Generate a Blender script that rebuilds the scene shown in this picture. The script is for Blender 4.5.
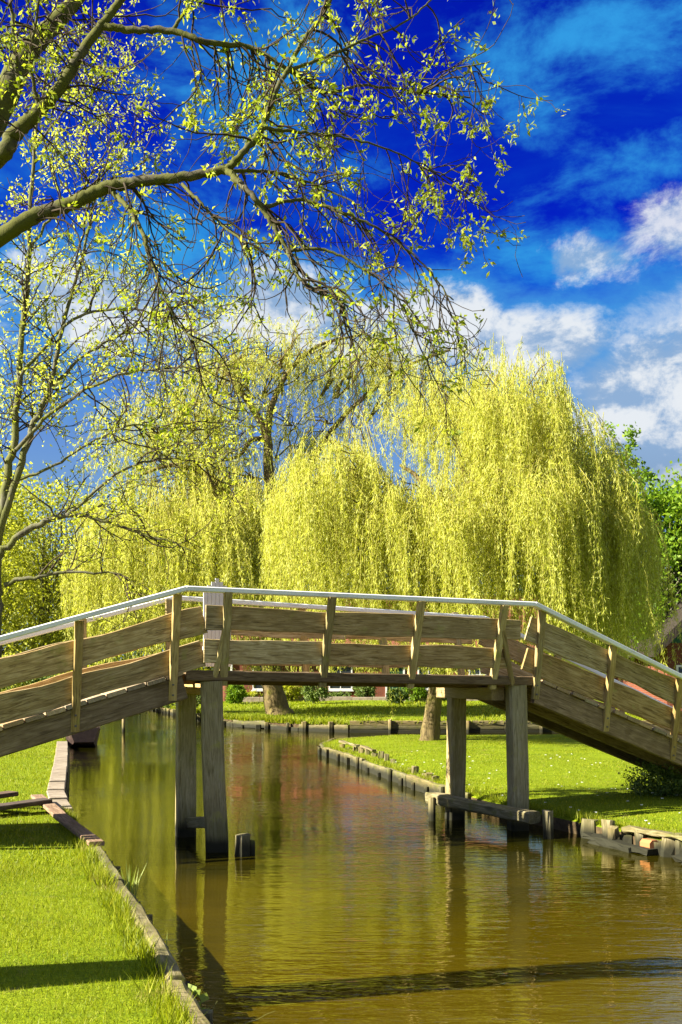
import bpy, math, random
import numpy as np
from mathutils import Vector, Matrix

random.seed(11)
RNG = np.random.default_rng(11)
scene = bpy.context.scene
for o in list(bpy.data.objects):
    bpy.data.objects.remove(o)
col = scene.collection

# ------------------------------------------------------------------ camera
F, HX, HY, EYE = 1080.0, 341.0, 668.0, 2.18      # focal length (px), vanishing point, eye height over the water
cam = bpy.data.cameras.new('camera')
cam.sensor_fit = 'VERTICAL'
cam.sensor_height = 36.0
cam.sensor_width = 24.0
cam.lens = F / 1024 * 36.0
cam.shift_y = (HY - 512) / 1024
cam.clip_start = 0.05
cam.clip_end = 6000
camo = bpy.data.objects.new('camera', cam)
col.objects.link(camo)
camo.location = (0, 0, EYE)
camo.rotation_euler = (math.pi / 2, 0, 0)
scene.camera = camo

# ------------------------------------------------------------------ view, world, sun
SUN_TRAVEL = Vector((1.62, 0.52, -1.0)).normalized()
SUN_EL = math.asin(-SUN_TRAVEL.z)
SUN_ROT = math.atan2(-SUN_TRAVEL.x, -SUN_TRAVEL.y)
scene.view_settings.view_transform = 'Standard'
scene.view_settings.look = 'None'
scene.view_settings.gamma = 1.0
scene.view_settings.exposure = 2.0
scene.view_settings.use_curve_mapping = False
scene.render.engine = 'CYCLES'
scene.cycles.use_denoising = True
scene.cycles.max_bounces = 6
scene.cycles.diffuse_bounces = 3
scene.cycles.glossy_bounces = 3
scene.cycles.transmission_bounces = 3
scene.cycles.transparent_max_bounces = 4
scene.cycles.sample_clamp_indirect = 6.0
scene.cycles.caustics_reflective = False
scene.cycles.caustics_refractive = False

sun = bpy.data.lights.new('sun', 'SUN')
sun.energy = 5.0
sun.angle = math.radians(0.5)
sun.color = (1.0, 0.95, 0.84)
suno = bpy.data.objects.new('sun', sun)
col.objects.link(suno)
suno.rotation_euler = SUN_TRAVEL.to_track_quat('-Z', 'Y').to_euler()


class NT:
    """short-hand for building node trees"""
    def __init__(self, tree):
        self.t = tree
        self.n = tree.nodes
        self.l = tree.links

    def node(self, typ, **kw):
        nd = self.n.new(typ)
        for k, v in kw.items():
            setattr(nd, k, v)
        return nd

    def put(self, sock, v):
        if isinstance(v, bpy.types.NodeSocket):
            self.l.new(v, sock)
        elif isinstance(v, (tuple, list)):
            v = tuple(v)
            if sock.type == 'RGBA' and len(v) == 3:
                v = v + (1,)
            sock.default_value = v
        else:
            sock.default_value = v

    def math(self, op, a, b=0.0, c=0.0, clamp=False):
        nd = self.node('ShaderNodeMath', operation=op, use_clamp=clamp)
        self.put(nd.inputs[0], a); self.put(nd.inputs[1], b); self.put(nd.inputs[2], c)
        return nd.outputs[0]

    def mix(self, f, a, b, blend='MIX'):
        nd = self.node('ShaderNodeMix', data_type='RGBA', blend_type=blend)
        self.put(nd.inputs[0], f); self.put(nd.inputs[6], a); self.put(nd.inputs[7], b)
        return nd.outputs[2]

    def noise(self, vec, scale, detail=4.0, rough=0.55, dist=0.0, lac=2.0):
        nd = self.node('ShaderNodeTexNoise')
        if vec is not None:
            self.l.new(vec, nd.inputs['Vector'])
        nd.inputs['Scale'].default_value = scale
        nd.inputs['Detail'].default_value = detail
        nd.inputs['Roughness'].default_value = rough
        nd.inputs['Distortion'].default_value = dist
        nd.inputs['Lacunarity'].default_value = lac
        return nd.outputs[0]

    def smooth(self, v, lo, hi, a=0.0, b=1.0):
        nd = self.node('ShaderNodeMapRange', interpolation_type='SMOOTHSTEP')
        self.put(nd.inputs[0], v)
        for i, x in enumerate((lo, hi, a, b)):
            self.put(nd.inputs[i + 1], x)
        return nd.outputs[0]

    def mapping(self, vec, scale=(1, 1, 1), loc=(0, 0, 0), rot=(0, 0, 0)):
        nd = self.node('ShaderNodeMapping')
        self.l.new(vec, nd.inputs[0])
        nd.inputs['Location'].default_value = loc
        nd.inputs['Rotation'].default_value = rot
        nd.inputs['Scale'].default_value = scale
        return nd.outputs[0]

    def ramp(self, f, stops):
        nd = self.node('ShaderNodeValToRGB')
        self.put(nd.inputs[0], f)
        el = nd.color_ramp.elements
        while len(el) < len(stops):
            el.new(0.5)
        for e, (p, c) in zip(el, stops):
            e.position = p
            e.color = tuple(c) + (1,)
        return nd.outputs[0]


world = bpy.data.worlds.new('World')
scene.world = world
world.use_nodes = True
W = NT(world.node_tree)
W.n.clear()
sky = W.node('ShaderNodeTexSky', sky_type='NISHITA', sun_disc=False)
sky.sun_elevation = SUN_EL
sky.sun_rotation = SUN_ROT
sky.air_density = 1.0
sky.dust_density = 0.6
geo = W.node('ShaderNodeTexCoord').outputs['Generated']
sep = W.node('ShaderNodeSeparateXYZ')
W.l.new(geo, sep.inputs[0])
DX, DY, DZ = sep.outputs
DEG = 180 / math.pi
az = W.math('MULTIPLY', W.math('ARCTAN2', DX, DY), DEG)
el = W.math('MULTIPLY', W.math('ARCSINE', DZ), DEG)
# one point per direction on a cloud layer overhead, so that clouds flatten towards the horizon
zc = W.math('ADD', W.math('MAXIMUM', DZ, 0.0), 0.22)
comb = W.node('ShaderNodeCombineXYZ')
W.put(comb.inputs[0], W.math('DIVIDE', DX, zc))
W.put(comb.inputs[1], W.math('DIVIDE', DY, zc))
layer = comb.outputs[0]
n_big = W.noise(layer, 1.3, 6, 0.58, 0.3)
n_wisp = W.noise(W.mapping(layer, (1.0, 1.7, 1), (3.1, 7.7, 0), (0, 0, 0.5)), 1.6, 7, 0.62, 0.5)
n_edge = W.noise(geo, 9.0, 8, 0.60, 0.25)
n_soft = W.noise(geo, 3.2, 4, 0.5, 0.4)

# clear sky: deep polarised blue, paler towards the horizon and in veils of thin cloud
n_fine = W.noise(W.mapping(geo, (1, 1, 1.5)), 15.0, 10, 0.66, 0.25)
n_fine2 = W.noise(W.mapping(geo, (1, 1, 1.5), (.012, 0, -.03)), 15.0, 6, 0.6, 0.25)
n_puff = W.noise(W.mapping(geo, (1, 1, 1.5), (5, 2, 1)), 7.0, 5, 0.5, 0.1)


def blob(a, e, ra, re, k, nz):
    q = W.math('ADD',
               W.math('POWER', W.math('ABSOLUTE', W.math('DIVIDE', W.math('SUBTRACT', az, a), ra)), 2.0),
               W.math('POWER', W.math('ABSOLUTE', W.math('DIVIDE', W.math('SUBTRACT', el, e), re)), 2.0))
    d = W.math('SUBTRACT', 1.0, W.math('SQRT', q))
    return W.math('ADD', d, W.math('MULTIPLY', W.math('SUBTRACT', nz, 0.5), 2.0 * k))


def bank(items, nz):
    out = None
    for (a, e, ra, re, k) in items:
        b = blob(a, e, ra, re, k, nz)
        out = b if out is None else W.math('MAXIMUM', out, b)
    return out


up = W.smooth(el, 7.0, 22.0)
tint = W.ramp(W.math('DIVIDE', el, 30.0, clamp=True), ((.20, (0.30, 0.55, 0.95)), (.48, (.05, .34, 1.0)), (.64, (.014, .20, 1.0)), (.85, (.008, .10, .95))))
deep = W.smooth(n_wisp, 0.58, 0.42)
tint = W.mix(W.math('MULTIPLY', deep, up), tint, (0.004, 0.035, 0.88))
clear = W.mix(1.0, sky.outputs[0], tint, 'MULTIPLY')
# thin veils, brightest overhead of the canal and to the right
n_veil = W.noise(W.mapping(geo, (1.0, 1.0, 1.9), (2, 4, 1), (0, .25, 0)), 8.5, 10, 0.64, 0.25)
vb = bank(((-5.0, 28.5, 6.0, 5.0, 1.8), (13.5, 29.2, 9.0, 3.6, 2.0), (17.0, 24.0, 5.5, 2.4, 2.0), (12, 20.4, 6.0, 1.8, 1.9), (-9, 21.5, 5.0, 2.0, 1.8), (34, 28, 14, 6, 1.6), (-34, 28, 14, 6, 1.6)), n_veil)
vrest = W.math('MULTIPLY', W.smooth(n_wisp, 0.52, 0.74), W.math('MULTIPLY', up, 0.5))
veil = W.math('MAXIMUM', W.math('MULTIPLY', W.smooth(vb, -.1, 1.1), 0.92), vrest)
clear = W.mix(veil, clear, (0.20, 2.05, 4.7))
# banks of cumulus low over the garden, smaller puffs above them
n_cum = W.math('ADD', W.math('MULTIPLY', n_fine, .55), W.math('MULTIPLY', n_puff, .45))
cum = bank(((18.2, 12.8, 8.2, 5.6, .7), (26, 11.5, 10, 7.0, .8), (10.0, 16.4, 5.4, 2.0, 1.1), (4.0, 17.0, 5.5, 2.6, 1.4),
            (-2.8, 18.6, 4.6, 2.4, 1.6), (-12.5, 18.2, 6.5, 2.6, 1.6), (-24, 16, 9, 4, 1.6), (40, 14, 12, 5, 1.6),
            ), n_cum)
halo = W.math('MULTIPLY', W.smooth(cum, -.55, .25), .8)
cum = W.smooth(cum, 0.02, 0.42)
puffs = bank(((17.2, 21.4, 3.2, 1.7, 2.4), (12.8, 20.3, 2.6, 1.2, 2.6)), W.math('ADD', W.math('MULTIPLY', n_fine, .6), W.math('MULTIPLY', n_edge, .4)))
cum = W.math('MAXIMUM', cum, W.math('MULTIPLY', W.smooth(puffs, -.1, .8), .9))
# scattered cloud added outside the view, thickened to whiten the ambient light
behind = W.smooth(W.math('ABSOLUTE', az), 24.0, 48.0)
over = W.smooth(el, 33.0, 48.0)
rest = W.math('MULTIPLY', W.smooth(n_big, 0.37, 0.55), W.math('MAXIMUM', behind, over))
lowhaze = W.math('MULTIPLY', W.smooth(el, 20.0, 7.0), 0.86)
cloud = W.math('MAXIMUM', cum, rest)
relief = W.math('ADD', W.math('MULTIPLY', W.math('SUBTRACT', n_fine, n_fine2), 1.1), W.math('ADD', W.math('MULTIPLY', n_puff, .7), .15))
ccol = W.mix(W.smooth(relief, 0.38, 0.62), (1.6, 2.5, 3.9), (4.7, 5.0, 5.3))
ccol = W.mix(W.smooth(el, 12.0, 7.5), ccol, (1.25, 1.95, 3.1))
c1 = W.mix(lowhaze, W.mix(halo, clear, (.35, 2.1, 4.5)), (1.15, 2.15, 3.7))
c2 = W.mix(W.math('MULTIPLY', cloud, 0.94), c1, ccol)
bg = W.node('ShaderNodeBackground')
W.l.new(W.mix(1.0, c2, (.90, .88, .86), 'MULTIPLY'), bg.inputs[0])
bg.inputs[1].default_value = 0.05
world.cycles.sampling_method = 'MANUAL'
world.cycles.sample_map_resolution = 512
wo = W.node('ShaderNodeOutputWorld')
W.l.new(bg.outputs[0], wo.inputs[0])


# ------------------------------------------------------------------ layout helpers
def P(px, py, Y):
    """point at distance Y that the photograph shows at (px, py)"""
    return Vector(((px - HX) / F * Y, Y, EYE - (py - HY) / F * Y))


def G(px, py, z=0.25):
    Y = (EYE - z) * F / (py - HY)
    return Vector(((px - HX) / F * Y, Y, z))


# ------------------------------------------------------------------ object helpers
def link(name, mesh, mat=None, parent=None):
    o = bpy.data.objects.new(name, mesh)
    col.objects.link(o)
    if mat is not None and not mesh.materials:
        mesh.materials.append(mat)
    if parent is not None:
        o.parent = parent
    return o


def root_loc(o):
    v = Vector((0, 0, 0))
    while o is not None:
        v = v + o.location
        o = o.parent
    return v


def thing(name, label, cat, loc, group=None):
    o = bpy.data.objects.new(name, None)
    o.empty_display_size = 0.2
    col.objects.link(o)
    o.location = loc
    return tag(o, label, cat, group)


def tag(o, label=None, cat=None, group=None, kind=None):
    if label: o['label'] = label
    if cat: o['category'] = cat
    if group: o['group'] = group
    if kind: o['kind'] = kind
    return o


def np_mesh(name, verts, faces, smooth=False):
    """verts (N,3), faces (M,k) with one k"""
    verts = np.asarray(verts, np.float32).reshape(-1, 3)
    faces = np.asarray(faces, np.int32)
    me = bpy.data.meshes.new(name)
    k = faces.shape[1]
    me.vertices.add(len(verts))
    me.vertices.foreach_set('co', verts.ravel())
    me.loops.add(faces.size)
    me.loops.foreach_set('vertex_index', faces.ravel())
    me.polygons.add(len(faces))
    me.polygons.foreach_set('loop_start', np.arange(0, faces.size, k, dtype=np.int32))
    if smooth:
        me.polygons.foreach_set('use_smooth', np.ones(len(faces), bool))
    me.update(calc_edges=True)
    return me


def np_obj(name, verts, faces, mat, parent=None, smooth=False):
    verts = np.asarray(verts, np.float64).reshape(-1, 3)
    if parent is not None:
        verts = verts - np.array(root_loc(parent))
    return link(name, np_mesh(name, verts, faces, smooth), mat, parent)


def py_obj(name, verts, faces, mat, parent=None, smooth=False):
    off = root_loc(parent) if parent is not None else Vector((0, 0, 0))
    me = bpy.data.meshes.new(name)
    me.from_pydata([tuple(Vector(v) - off) for v in verts], [], faces)
    if smooth:
        me.polygons.foreach_set('use_smooth', np.ones(len(me.polygons), bool))
    me.update()
    return link(name, me, mat, parent)


def frame_matrix(p0, p1, up=Vector((0, 0, 1))):
    x = (p1 - p0).normalized()
    y = up.cross(x)
    if y.length < 1e-4:
        y = Vector((0, 1, 0)).cross(x)
    y.normalize()
    z = x.cross(y)
    m = Matrix((x, y, z)).transposed().to_4x4()
    m.translation = p0
    return m


def beam(name, p0, p1, w, h, mat, parent=None, up=Vector((0, 0, 1)), seg=1, cham=0.012, wob=0.0, edge=0.0, taper=1.0, seed=None, ends=True):
    """a sawn timber from p0 to p1 (centre line), w across and h along 'up'; its own X axis runs along the grain"""
    p0, p1 = Vector(p0), Vector(p1)
    L = (p1 - p0).length
    rr = random.Random(seed if seed is not None else random.random())
    c = min(cham, w * .3, h * .3)
    ph = [rr.uniform(0, 6.28) for _ in range(6)]
    fr = [rr.uniform(1.6, 3.0), rr.uniform(3.2, 5.5), rr.uniform(7, 11)]
    ruf = .016 if mat is M['rotten'] else .007 if mat is M['edging'] else .003 if mat is M['pile'] else 0.0
    V, Fc = [], []
    for i in range(seg + 1):
        t = i / seg
        x = L * t
        k = 1 + (taper - 1) * t
        hw, hh = w / 2 * k, h / 2 * k
        dy = wob * (math.sin(fr[0] * x + ph[0]) + .5 * rr.uniform(-1, 1))
        dt = edge * (math.sin(fr[0] * x + ph[1]) + .6 * math.sin(fr[1] * x + ph[2]) + .3 * math.sin(fr[2] * x + ph[3]))
        db = edge * (math.sin(fr[0] * x + ph[4]) + .6 * math.sin(fr[1] * x + ph[5]) + .3 * math.sin(fr[2] * x + ph[0]))
        ring = [(-hw + c, -hh + db), (hw - c, -hh + db), (hw, -hh + c + db), (hw, hh - c + dt), (hw - c, hh + dt), (-hw + c, hh + dt), (-hw, hh - c + dt), (-hw, -hh + c + db)]
        for (a, b) in ring:
            V.append((x + rr.uniform(-ruf, ruf), a + dy + rr.uniform(-ruf, ruf), b + rr.uniform(-ruf, ruf)))
    for i in range(seg):
        for j in range(8):
            a, b = i * 8 + j, i * 8 + (j + 1) % 8
            Fc.append((a, b, b + 8, a + 8))
    if ends:
        Fc.append(tuple(range(7, -1, -1)))
        Fc.append(tuple(range(seg * 8, seg * 8 + 8)))
    me = bpy.data.meshes.new(name)
    me.from_pydata(V, [], Fc)
    me.update()
    o = link(name, me, mat, parent)
    m = frame_matrix(p0, p1, up)
    off = root_loc(parent) if parent is not None else Vector((0, 0, 0))
    m.translation = p0 - off
    o.matrix_basis = m
    return o


def tubes_np(paths, sides=5):
    """many tapering tubes in one go: paths = [(points (n,3), radii (n))]"""
    Vs, Fs, base = [], [], 0
    ang = np.arange(sides) / sides * 2 * np.pi
    ca, sa = np.cos(ang), np.sin(ang)
    for pts, rad in paths:
        pts = np.asarray(pts, float)
        rad = np.asarray(rad, float)
        n = len(pts)
        if n < 2:
            continue
        tan = np.gradient(pts, axis=0)
        tan /= np.linalg.norm(tan, axis=1, keepdims=True) + 1e-9
        ref = np.array([0.31, 0.9, 0.29]) if abs(tan[0, 1]) < .8 else np.array([1.0, .1, .1])
        a = np.cross(tan, ref); a /= np.linalg.norm(a, axis=1, keepdims=True) + 1e-9
        b = np.cross(tan, a)
        ring = pts[:, None, :] + rad[:, None, None] * (a[:, None, :] * ca[None, :, None] + b[:, None, :] * sa[None, :, None])
        Vs.append(ring.reshape(-1, 3))
        i = np.arange(n - 1)[:, None] * sides
        j = np.arange(sides)[None, :]
        jn = (j + 1) % sides
        f = np.stack([i + j, i + jn, i + jn + sides, i + j + sides], -1).reshape(-1, 4) + base
        Fs.append(f)
        base += n * sides
    return np.concatenate(Vs), np.concatenate(Fs)


def leaves_np(pos, direc, length, width, fold=0.0):
    """one lance-shaped leaf (a quad) for every row"""
    n = len(pos)
    d = direc / (np.linalg.norm(direc, axis=1, keepdims=True) + 1e-9)
    r = RNG.normal(size=(n, 3))
    s = np.cross(d, r); s /= np.linalg.norm(s, axis=1, keepdims=True) + 1e-9
    L = np.broadcast_to(np.asarray(length, float), (n,))[:, None]
    Wd = np.broadcast_to(np.asarray(width, float), (n,))[:, None]
    nn = np.cross(d, s)
    mid = pos + d * L * .45
    v = np.stack([pos, mid + s * Wd * .5 + nn * Wd * fold, pos + d * L, mid - s * Wd * .5 + nn * Wd * fold], 1)
    f = np.arange(n * 4).reshape(n, 4)
    return v.reshape(-1, 3), f


def smooth_path(pts, n):
    """Catmull-Rom through pts"""
    p = np.asarray(pts, float)
    if len(p) < 3:
        t = np.linspace(0, 1, n)[:, None]
        return p[0] * (1 - t) + p[-1] * t
    q = np.vstack([2 * p[0] - p[1], p, 2 * p[-1] - p[-2]])
    out = []
    m = len(p) - 1
    for s in np.linspace(0, m - 1e-6, n):
        i = int(s); t = s - i
        a, b, c, d = q[i], q[i + 1], q[i + 2], q[i + 3]
        out.append(.5 * ((2 * b) + (-a + c) * t + (2 * a - 5 * b + 4 * c - d) * t * t + (-a + 3 * b - 3 * c + d) * t ** 3))
    return np.array(out)


# ------------------------------------------------------------------ materials
def new_mat(name):
    m = bpy.data.materials.new(name)
    m.use_nodes = True
    t = NT(m.node_tree)
    t.n.clear()
    out = t.node('ShaderNodeOutputMaterial')
    return m, t, out


def principled(t, out, color, rough=0.8, spec=0.3, normal=None):
    b = t.node('ShaderNodeBsdfPrincipled')
    t.put(b.inputs['Base Color'], color)
    t.put(b.inputs['Roughness'], rough)
    t.put(b.inputs['Specular IOR Level'], spec)
    if normal is not None:
        t.l.new(normal, b.inputs['Normal'])
    t.l.new(b.outputs[0], out.inputs[0])
    return b


def bump(t, h, strength, dist=0.01):
    nd = t.node('ShaderNodeBump')
    nd.inputs['Strength'].default_value = strength
    nd.inputs['Distance'].default_value = dist
    t.l.new(h, nd.inputs['Height'])
    return nd.outputs[0]


def objcoord(t):
    return t.node('ShaderNodeTexCoord').outputs['Object']


def objrand(t):
    return t.node('ShaderNodeObjectInfo').outputs['Random']


def wood_mat(name, a, b, c, moss=None, moss_amt=0.0, rough=0.85, wet=False):
    """weathered timber: grain along the object's own X"""
    m, t, out = new_mat(name)
    co = objcoord(t)
    rnd = objrand(t)
    shift = t.node('ShaderNodeVectorMath', operation='ADD')
    t.l.new(co, shift.inputs[0])
    cb = t.node('ShaderNodeCombineXYZ')
    t.put(cb.inputs[0], t.math('MULTIPLY', rnd, 37.0)); t.put(cb.inputs[1], t.math('MULTIPLY', rnd, 11.0)); t.put(cb.inputs[2], t.math('MULTIPLY', rnd, 23.0))
    t.l.new(cb.outputs[0], shift.inputs[1])
    v = shift.outputs[0]
    grain = t.noise(t.mapping(v, (2.2, 22, 22)), 1.0, 7, 0.66, 1.6)
    fine = t.noise(t.mapping(v, (3.5, 90, 90)), 1.0, 3, 0.6)
    blotch = t.noise(v, 2.6, 4, 0.6, 0.3)
    colr = t.ramp(grain, ((0.34, a), (0.5, b), (0.66, c)))
    colr = t.mix(t.smooth(fine, .58, .70), colr, tuple(x * .38 for x in a))
    colr = t.mix(t.smooth(blotch, .42, .68, 0, .55), colr, tuple((x + y) * .5 * k for x, y, k in zip(a, b, (.85, .82, .72))))
    vor = t.node('ShaderNodeTexVoronoi')
    t.l.new(t.mapping(v, (1.1, 3.6, 3.6)), vor.inputs['Vector'])
    vor.inputs['Scale'].default_value = 1.0
    colr = t.mix(t.smooth(vor.outputs['Distance'], .16, .05, 0, .75), colr, tuple(x * .45 for x in a))
    colr = t.mix(t.math('MULTIPLY', t.math('FRACT', t.math('MULTIPLY', rnd, 7.31)), .75), colr, t.mix(1.0, colr, (1.14, .90, .58), 'MULTIPLY'))
    br = t.math('ADD', .68, t.math('MULTIPLY', rnd, .58))
    colr = t.mix(1.0, colr, t.mix(0.0, br, (0, 0, 0)), 'MULTIPLY')
    if moss:
        mo = t.noise(v, 5.5, 5, 0.65)
        colr = t.mix(t.smooth(mo, .64 - moss_amt * .3, .80 - moss_amt * .3, 0, .8), colr, moss)
    hgt = t.math('ADD', grain, t.math('MULTIPLY', fine, .5))
    if wet:     # dark water line on the piles: algae up to a hand above the water
        z = t.node('ShaderNodeSeparateXYZ')
        g = t.node('ShaderNodeNewGeometry')
        t.l.new(g.outputs['Position'], z.inputs[0])
        zz = t.math('ADD', z.outputs[2], t.math('MULTIPLY', t.math('SUBTRACT', blotch, .5), .16))
        colr = t.mix(t.smooth(zz, .55, .22, 0, .55), colr, (0.075, 0.080, 0.018))
        colr = t.mix(t.smooth(zz, .24, .08), colr, (0.020, 0.019, 0.008))
    principled(t, out, colr, rough, 0.25, bump(t, hgt, 0.55, 0.006))
    return m


M = {}
M['board'] = wood_mat('weathered_board', (.20, .143, .058), (.42, .325, .155), (.60, .50, .29), (.30, .27, .07), .25)
M['post'] = wood_mat('railing_post_wood', (.24, .18, .070), (.38, .30, .125), (.50, .42, .21), (.29, .27, .06), .3)
M['stringer'] = wood_mat('dark_stringer_wood', (.10, .068, .034), (.19, .133, .070), (.28, .21, .12))
M['plank'] = wood_mat('deck_plank_wood', (.26, .20, .125), (.36, .29, .185), (.45, .38, .26))
M['pile'] = wood_mat('pile_wood', (.24, .20, .090), (.39, .33, .165), (.53, .46, .27), (.32, .29, .07), .3, wet=True)
M['cap'] = wood_mat('cap_beam_wood', (.27, .20, .085), (.38, .29, .13), (.46, .37, .19))
M['edging'] = wood_mat('bank_edging_wood', (.14, .105, .05), (.29, .235, .125), (.48, .41, .26), (.19, .18, .025), .45, wet=True)
M['rotten'] = wood_mat('rotten_edging_wood', (.10, .072, .035), (.28, .22, .12), (.52, .44, .29), (.17, .17, .025), .45, wet=True)
M['debris'] = wood_mat('dark_debris_wood', (.06, .045, .035), (.11, .08, .06), (.17, .13, .10))
M['loose'] = wood_mat('loose_board_wood', (.12, .075, .045), (.20, .13, .08), (.29, .21, .14))


def paint_mat(name, base, rough=.5, dirt=(.35, .33, .28), amt=.35):
    m, t, out = new_mat(name)
    co = objcoord(t)
    n = t.noise(t.mapping(co, (1.2, 8, 8)), 1.3, 6, .65, .3)
    n2 = t.noise(co, 30, 3, .6)
    c = t.mix(t.smooth(n, .52, .75, 0, amt), base, dirt)
    principled(t, out, c, rough, .35, bump(t, t.math('ADD', n, t.math('MULTIPLY', n2, .3)), .2, .004))
    return m


M['white'] = paint_mat('white_paint', (.84, .82, .76), .6, (.42, .38, .30), .6)
M['white_trim'] = paint_mat('white_window_paint', (.62, .60, .55), .5, (.4, .36, .28), .4)


def leaf_mat(name, stops, transl=.45, tcol=1.25, rough=.55, spec=.22, patch=None):
    m, t, out = new_mat(name)
    g = t.node('ShaderNodeNewGeometry')
    r = g.outputs['Random Per Island']
    c = t.ramp(r, stops)
    for (sc_, lo, hi, amt, pc) in (patch or ()):
        c = t.mix(t.smooth(t.noise(g.outputs['Position'], sc_, 5, .65, .4), lo, hi, 0, amt), c, pc)
    d = t.node('ShaderNodeBsdfPrincipled')
    t.l.new(c, d.inputs['Base Color'])
    d.inputs['Roughness'].default_value = rough
    d.inputs['Specular IOR Level'].default_value = spec
    tr = t.node('ShaderNodeBsdfTranslucent')
    t.l.new(t.mix(1.0, c, (tcol, tcol * 1.0, tcol * .6), 'MULTIPLY'), tr.inputs[0])
    mx = t.node('ShaderNodeMixShader')
    mx.inputs[0].default_value = transl
    t.l.new(d.outputs[0], mx.inputs[1]); t.l.new(tr.outputs[0], mx.inputs[2])
    t.l.new(mx.outputs[0], out.inputs[0])
    return m


M['willow_leaf'] = leaf_mat('willow_leaf', ((0, (.28, .29, .015)), (.35, (.385, .395, .042)), (.7, (.50, .51, .092)), (1, (.66, .67, .22))), .5, 1.5)
M['willow_leaf_olive'] = leaf_mat('willow_leaf_olive', ((0, (.20, .205, .010)), (.4, (.36, .37, .040)), (.75, (.48, .49, .080)), (1, (.64, .65, .21))), .5, 1.5)
M['ash_leaf'] = leaf_mat('young_ash_leaf', ((0, (.14, .19, .008)), (.5, (.27, .33, .016)), (1, (.45, .46, .05))), .55, 1.4)
M['alder_leaf'] = leaf_mat('young_alder_leaf', ((0, (.24, .28, .012)), (.5, (.40, .43, .03)), (1, (.56, .56, .12))), .55, 1.5)
M['green_leaf'] = leaf_mat('fresh_green_leaf', ((0, (.07, .14, .006)), (.5, (.15, .26, .012)), (1, (.28, .38, .03))), .45, 1.3)
M['yellow_leaf'] = leaf_mat('yellow_green_leaf', ((0, (.19, .20, .008)), (.5, (.34, .36, .02)), (1, (.50, .50, .08))), .5, 1.4)
M['dark_leaf'] = leaf_mat('dark_evergreen_leaf', ((0, (.02, .04, .006)), (.5, (.05, .085, .01)), (1, (.10, .14, .02))), .25)
M['shrub_leaf'] = leaf_mat('grey_green_shrub_leaf', ((0, (.06, .10, .02)), (.5, (.14, .20, .035)), (1, (.27, .33, .10))), .3)
M['grass_leaf'] = leaf_mat('grass_blade', ((0, (.10, .135, .002)), (.5, (.20, .24, .003)), (.85, (.29, .32, .006)), (1, (.42, .39, .05))), .4, 1.3, patch=((1.1, .54, .70, .55, (.30, .33, .010)), (2.3, .57, .70, .8, (.31, .25, .075)), (1.9, .40, .30, .6, (.07, .13, .004))))
M['reed_leaf'] = leaf_mat('reed_blade', ((0, (.16, .24, .02)), (1, (.40, .45, .12))), .4)
M['daisy'] = leaf_mat('daisy_petal', ((0, (.7, .7, .6)), (1, (.8, .8, .75))), .2)


def bark_mat(name, a, b, moss=None, amt=.3, scale=1.0, vert=True):
    m, t, out = new_mat(name)
    co = objcoord(t)
    v = t.mapping(co, (14 * scale, 14 * scale, 3 * scale) if vert else (9 * scale,) * 3)
    n = t.noise(v, 1.0, 6, .65, .8)
    n2 = t.noise(co, 2.2 * scale, 4, .6)
    c = t.ramp(n, ((.3, a), (.66, b)))
    if moss:
        c = t.mix(t.smooth(n2, .62 - amt * .4, .80 - amt * .4, 0, .85), c, moss)
    principled(t, out, c, .9, .15, bump(t, n, .8, .02 / scale))
    return m


M['ash_bark'] = bark_mat('mossy_ash_bark', (.030, .025, .014), (.125, .112, .062), (.085, .088, .014), .6, 2.6, False)
M['twig'] = bark_mat('twig_bark', (.028, .020, .011), (.065, .048, .026), None, 0, 4, False)
M['alder_bark'] = bark_mat('grey_alder_bark', (.055, .048, .028), (.15, .14, .085), (.12, .125, .03), .5, 1.5)
M['willow_bark'] = bark_mat('furrowed_willow_bark', (.055, .038, .016), (.19, .14, .058), (.16, .14, .025), .35, .9)
M['willow_twig'] = bark_mat('willow_twig_bark', (.30, .27, .04), (.44, .40, .08), None, 0, 4, False)


def lawn_mat(name):
    m, t, out = new_mat(name)
    co = objcoord(t)
    big = t.noise(co, .35, 5, .6, .3)
    mid = t.noise(co, 2.4, 5, .65)
    fine = t.noise(co, 38, 4, .7)
    mow = t.noise(t.mapping(co, (.25, 3.2, 1), rot=(0, 0, -.2)), 1.0, 3, .5, .4)
    c = t.ramp(fine, ((.30, (.08, .12, .002)), (.52, (.175, .225, .004)), (.72, (.26, .31, .008))))
    c = t.mix(t.smooth(big, .40, .66, 0, .55), c, (.21, .26, .006))
    c = t.mix(t.smooth(mow, .54, .66, 0, .5), c, (.10, .165, .003))
    c = t.mix(t.smooth(mid, .62, .76, 0, .8), c, (.22, .17, .055))
    h = t.math('ADD', fine, t.math('MULTIPLY', mid, 1.2))
    principled(t, out, c, .95, .1, bump(t, h, .9, .035))
    return m


M['lawn'] = lawn_mat('lawn_turf')

m, t, out = new_mat('canal_bed_mud')
principled(t, out, (.05, .035, .012), .9, .1)
M['bed'] = m
m, t, out = new_mat('bank_soil')
co = objcoord(t)
n = t.noise(co, 9, 6, .65)
principled(t, out, t.ramp(n, ((.3, (.030, .020, .010)), (.7, (.10, .070, .032)))), .95, .1, bump(t, n, .8, .03))
M['soil'] = m

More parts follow.
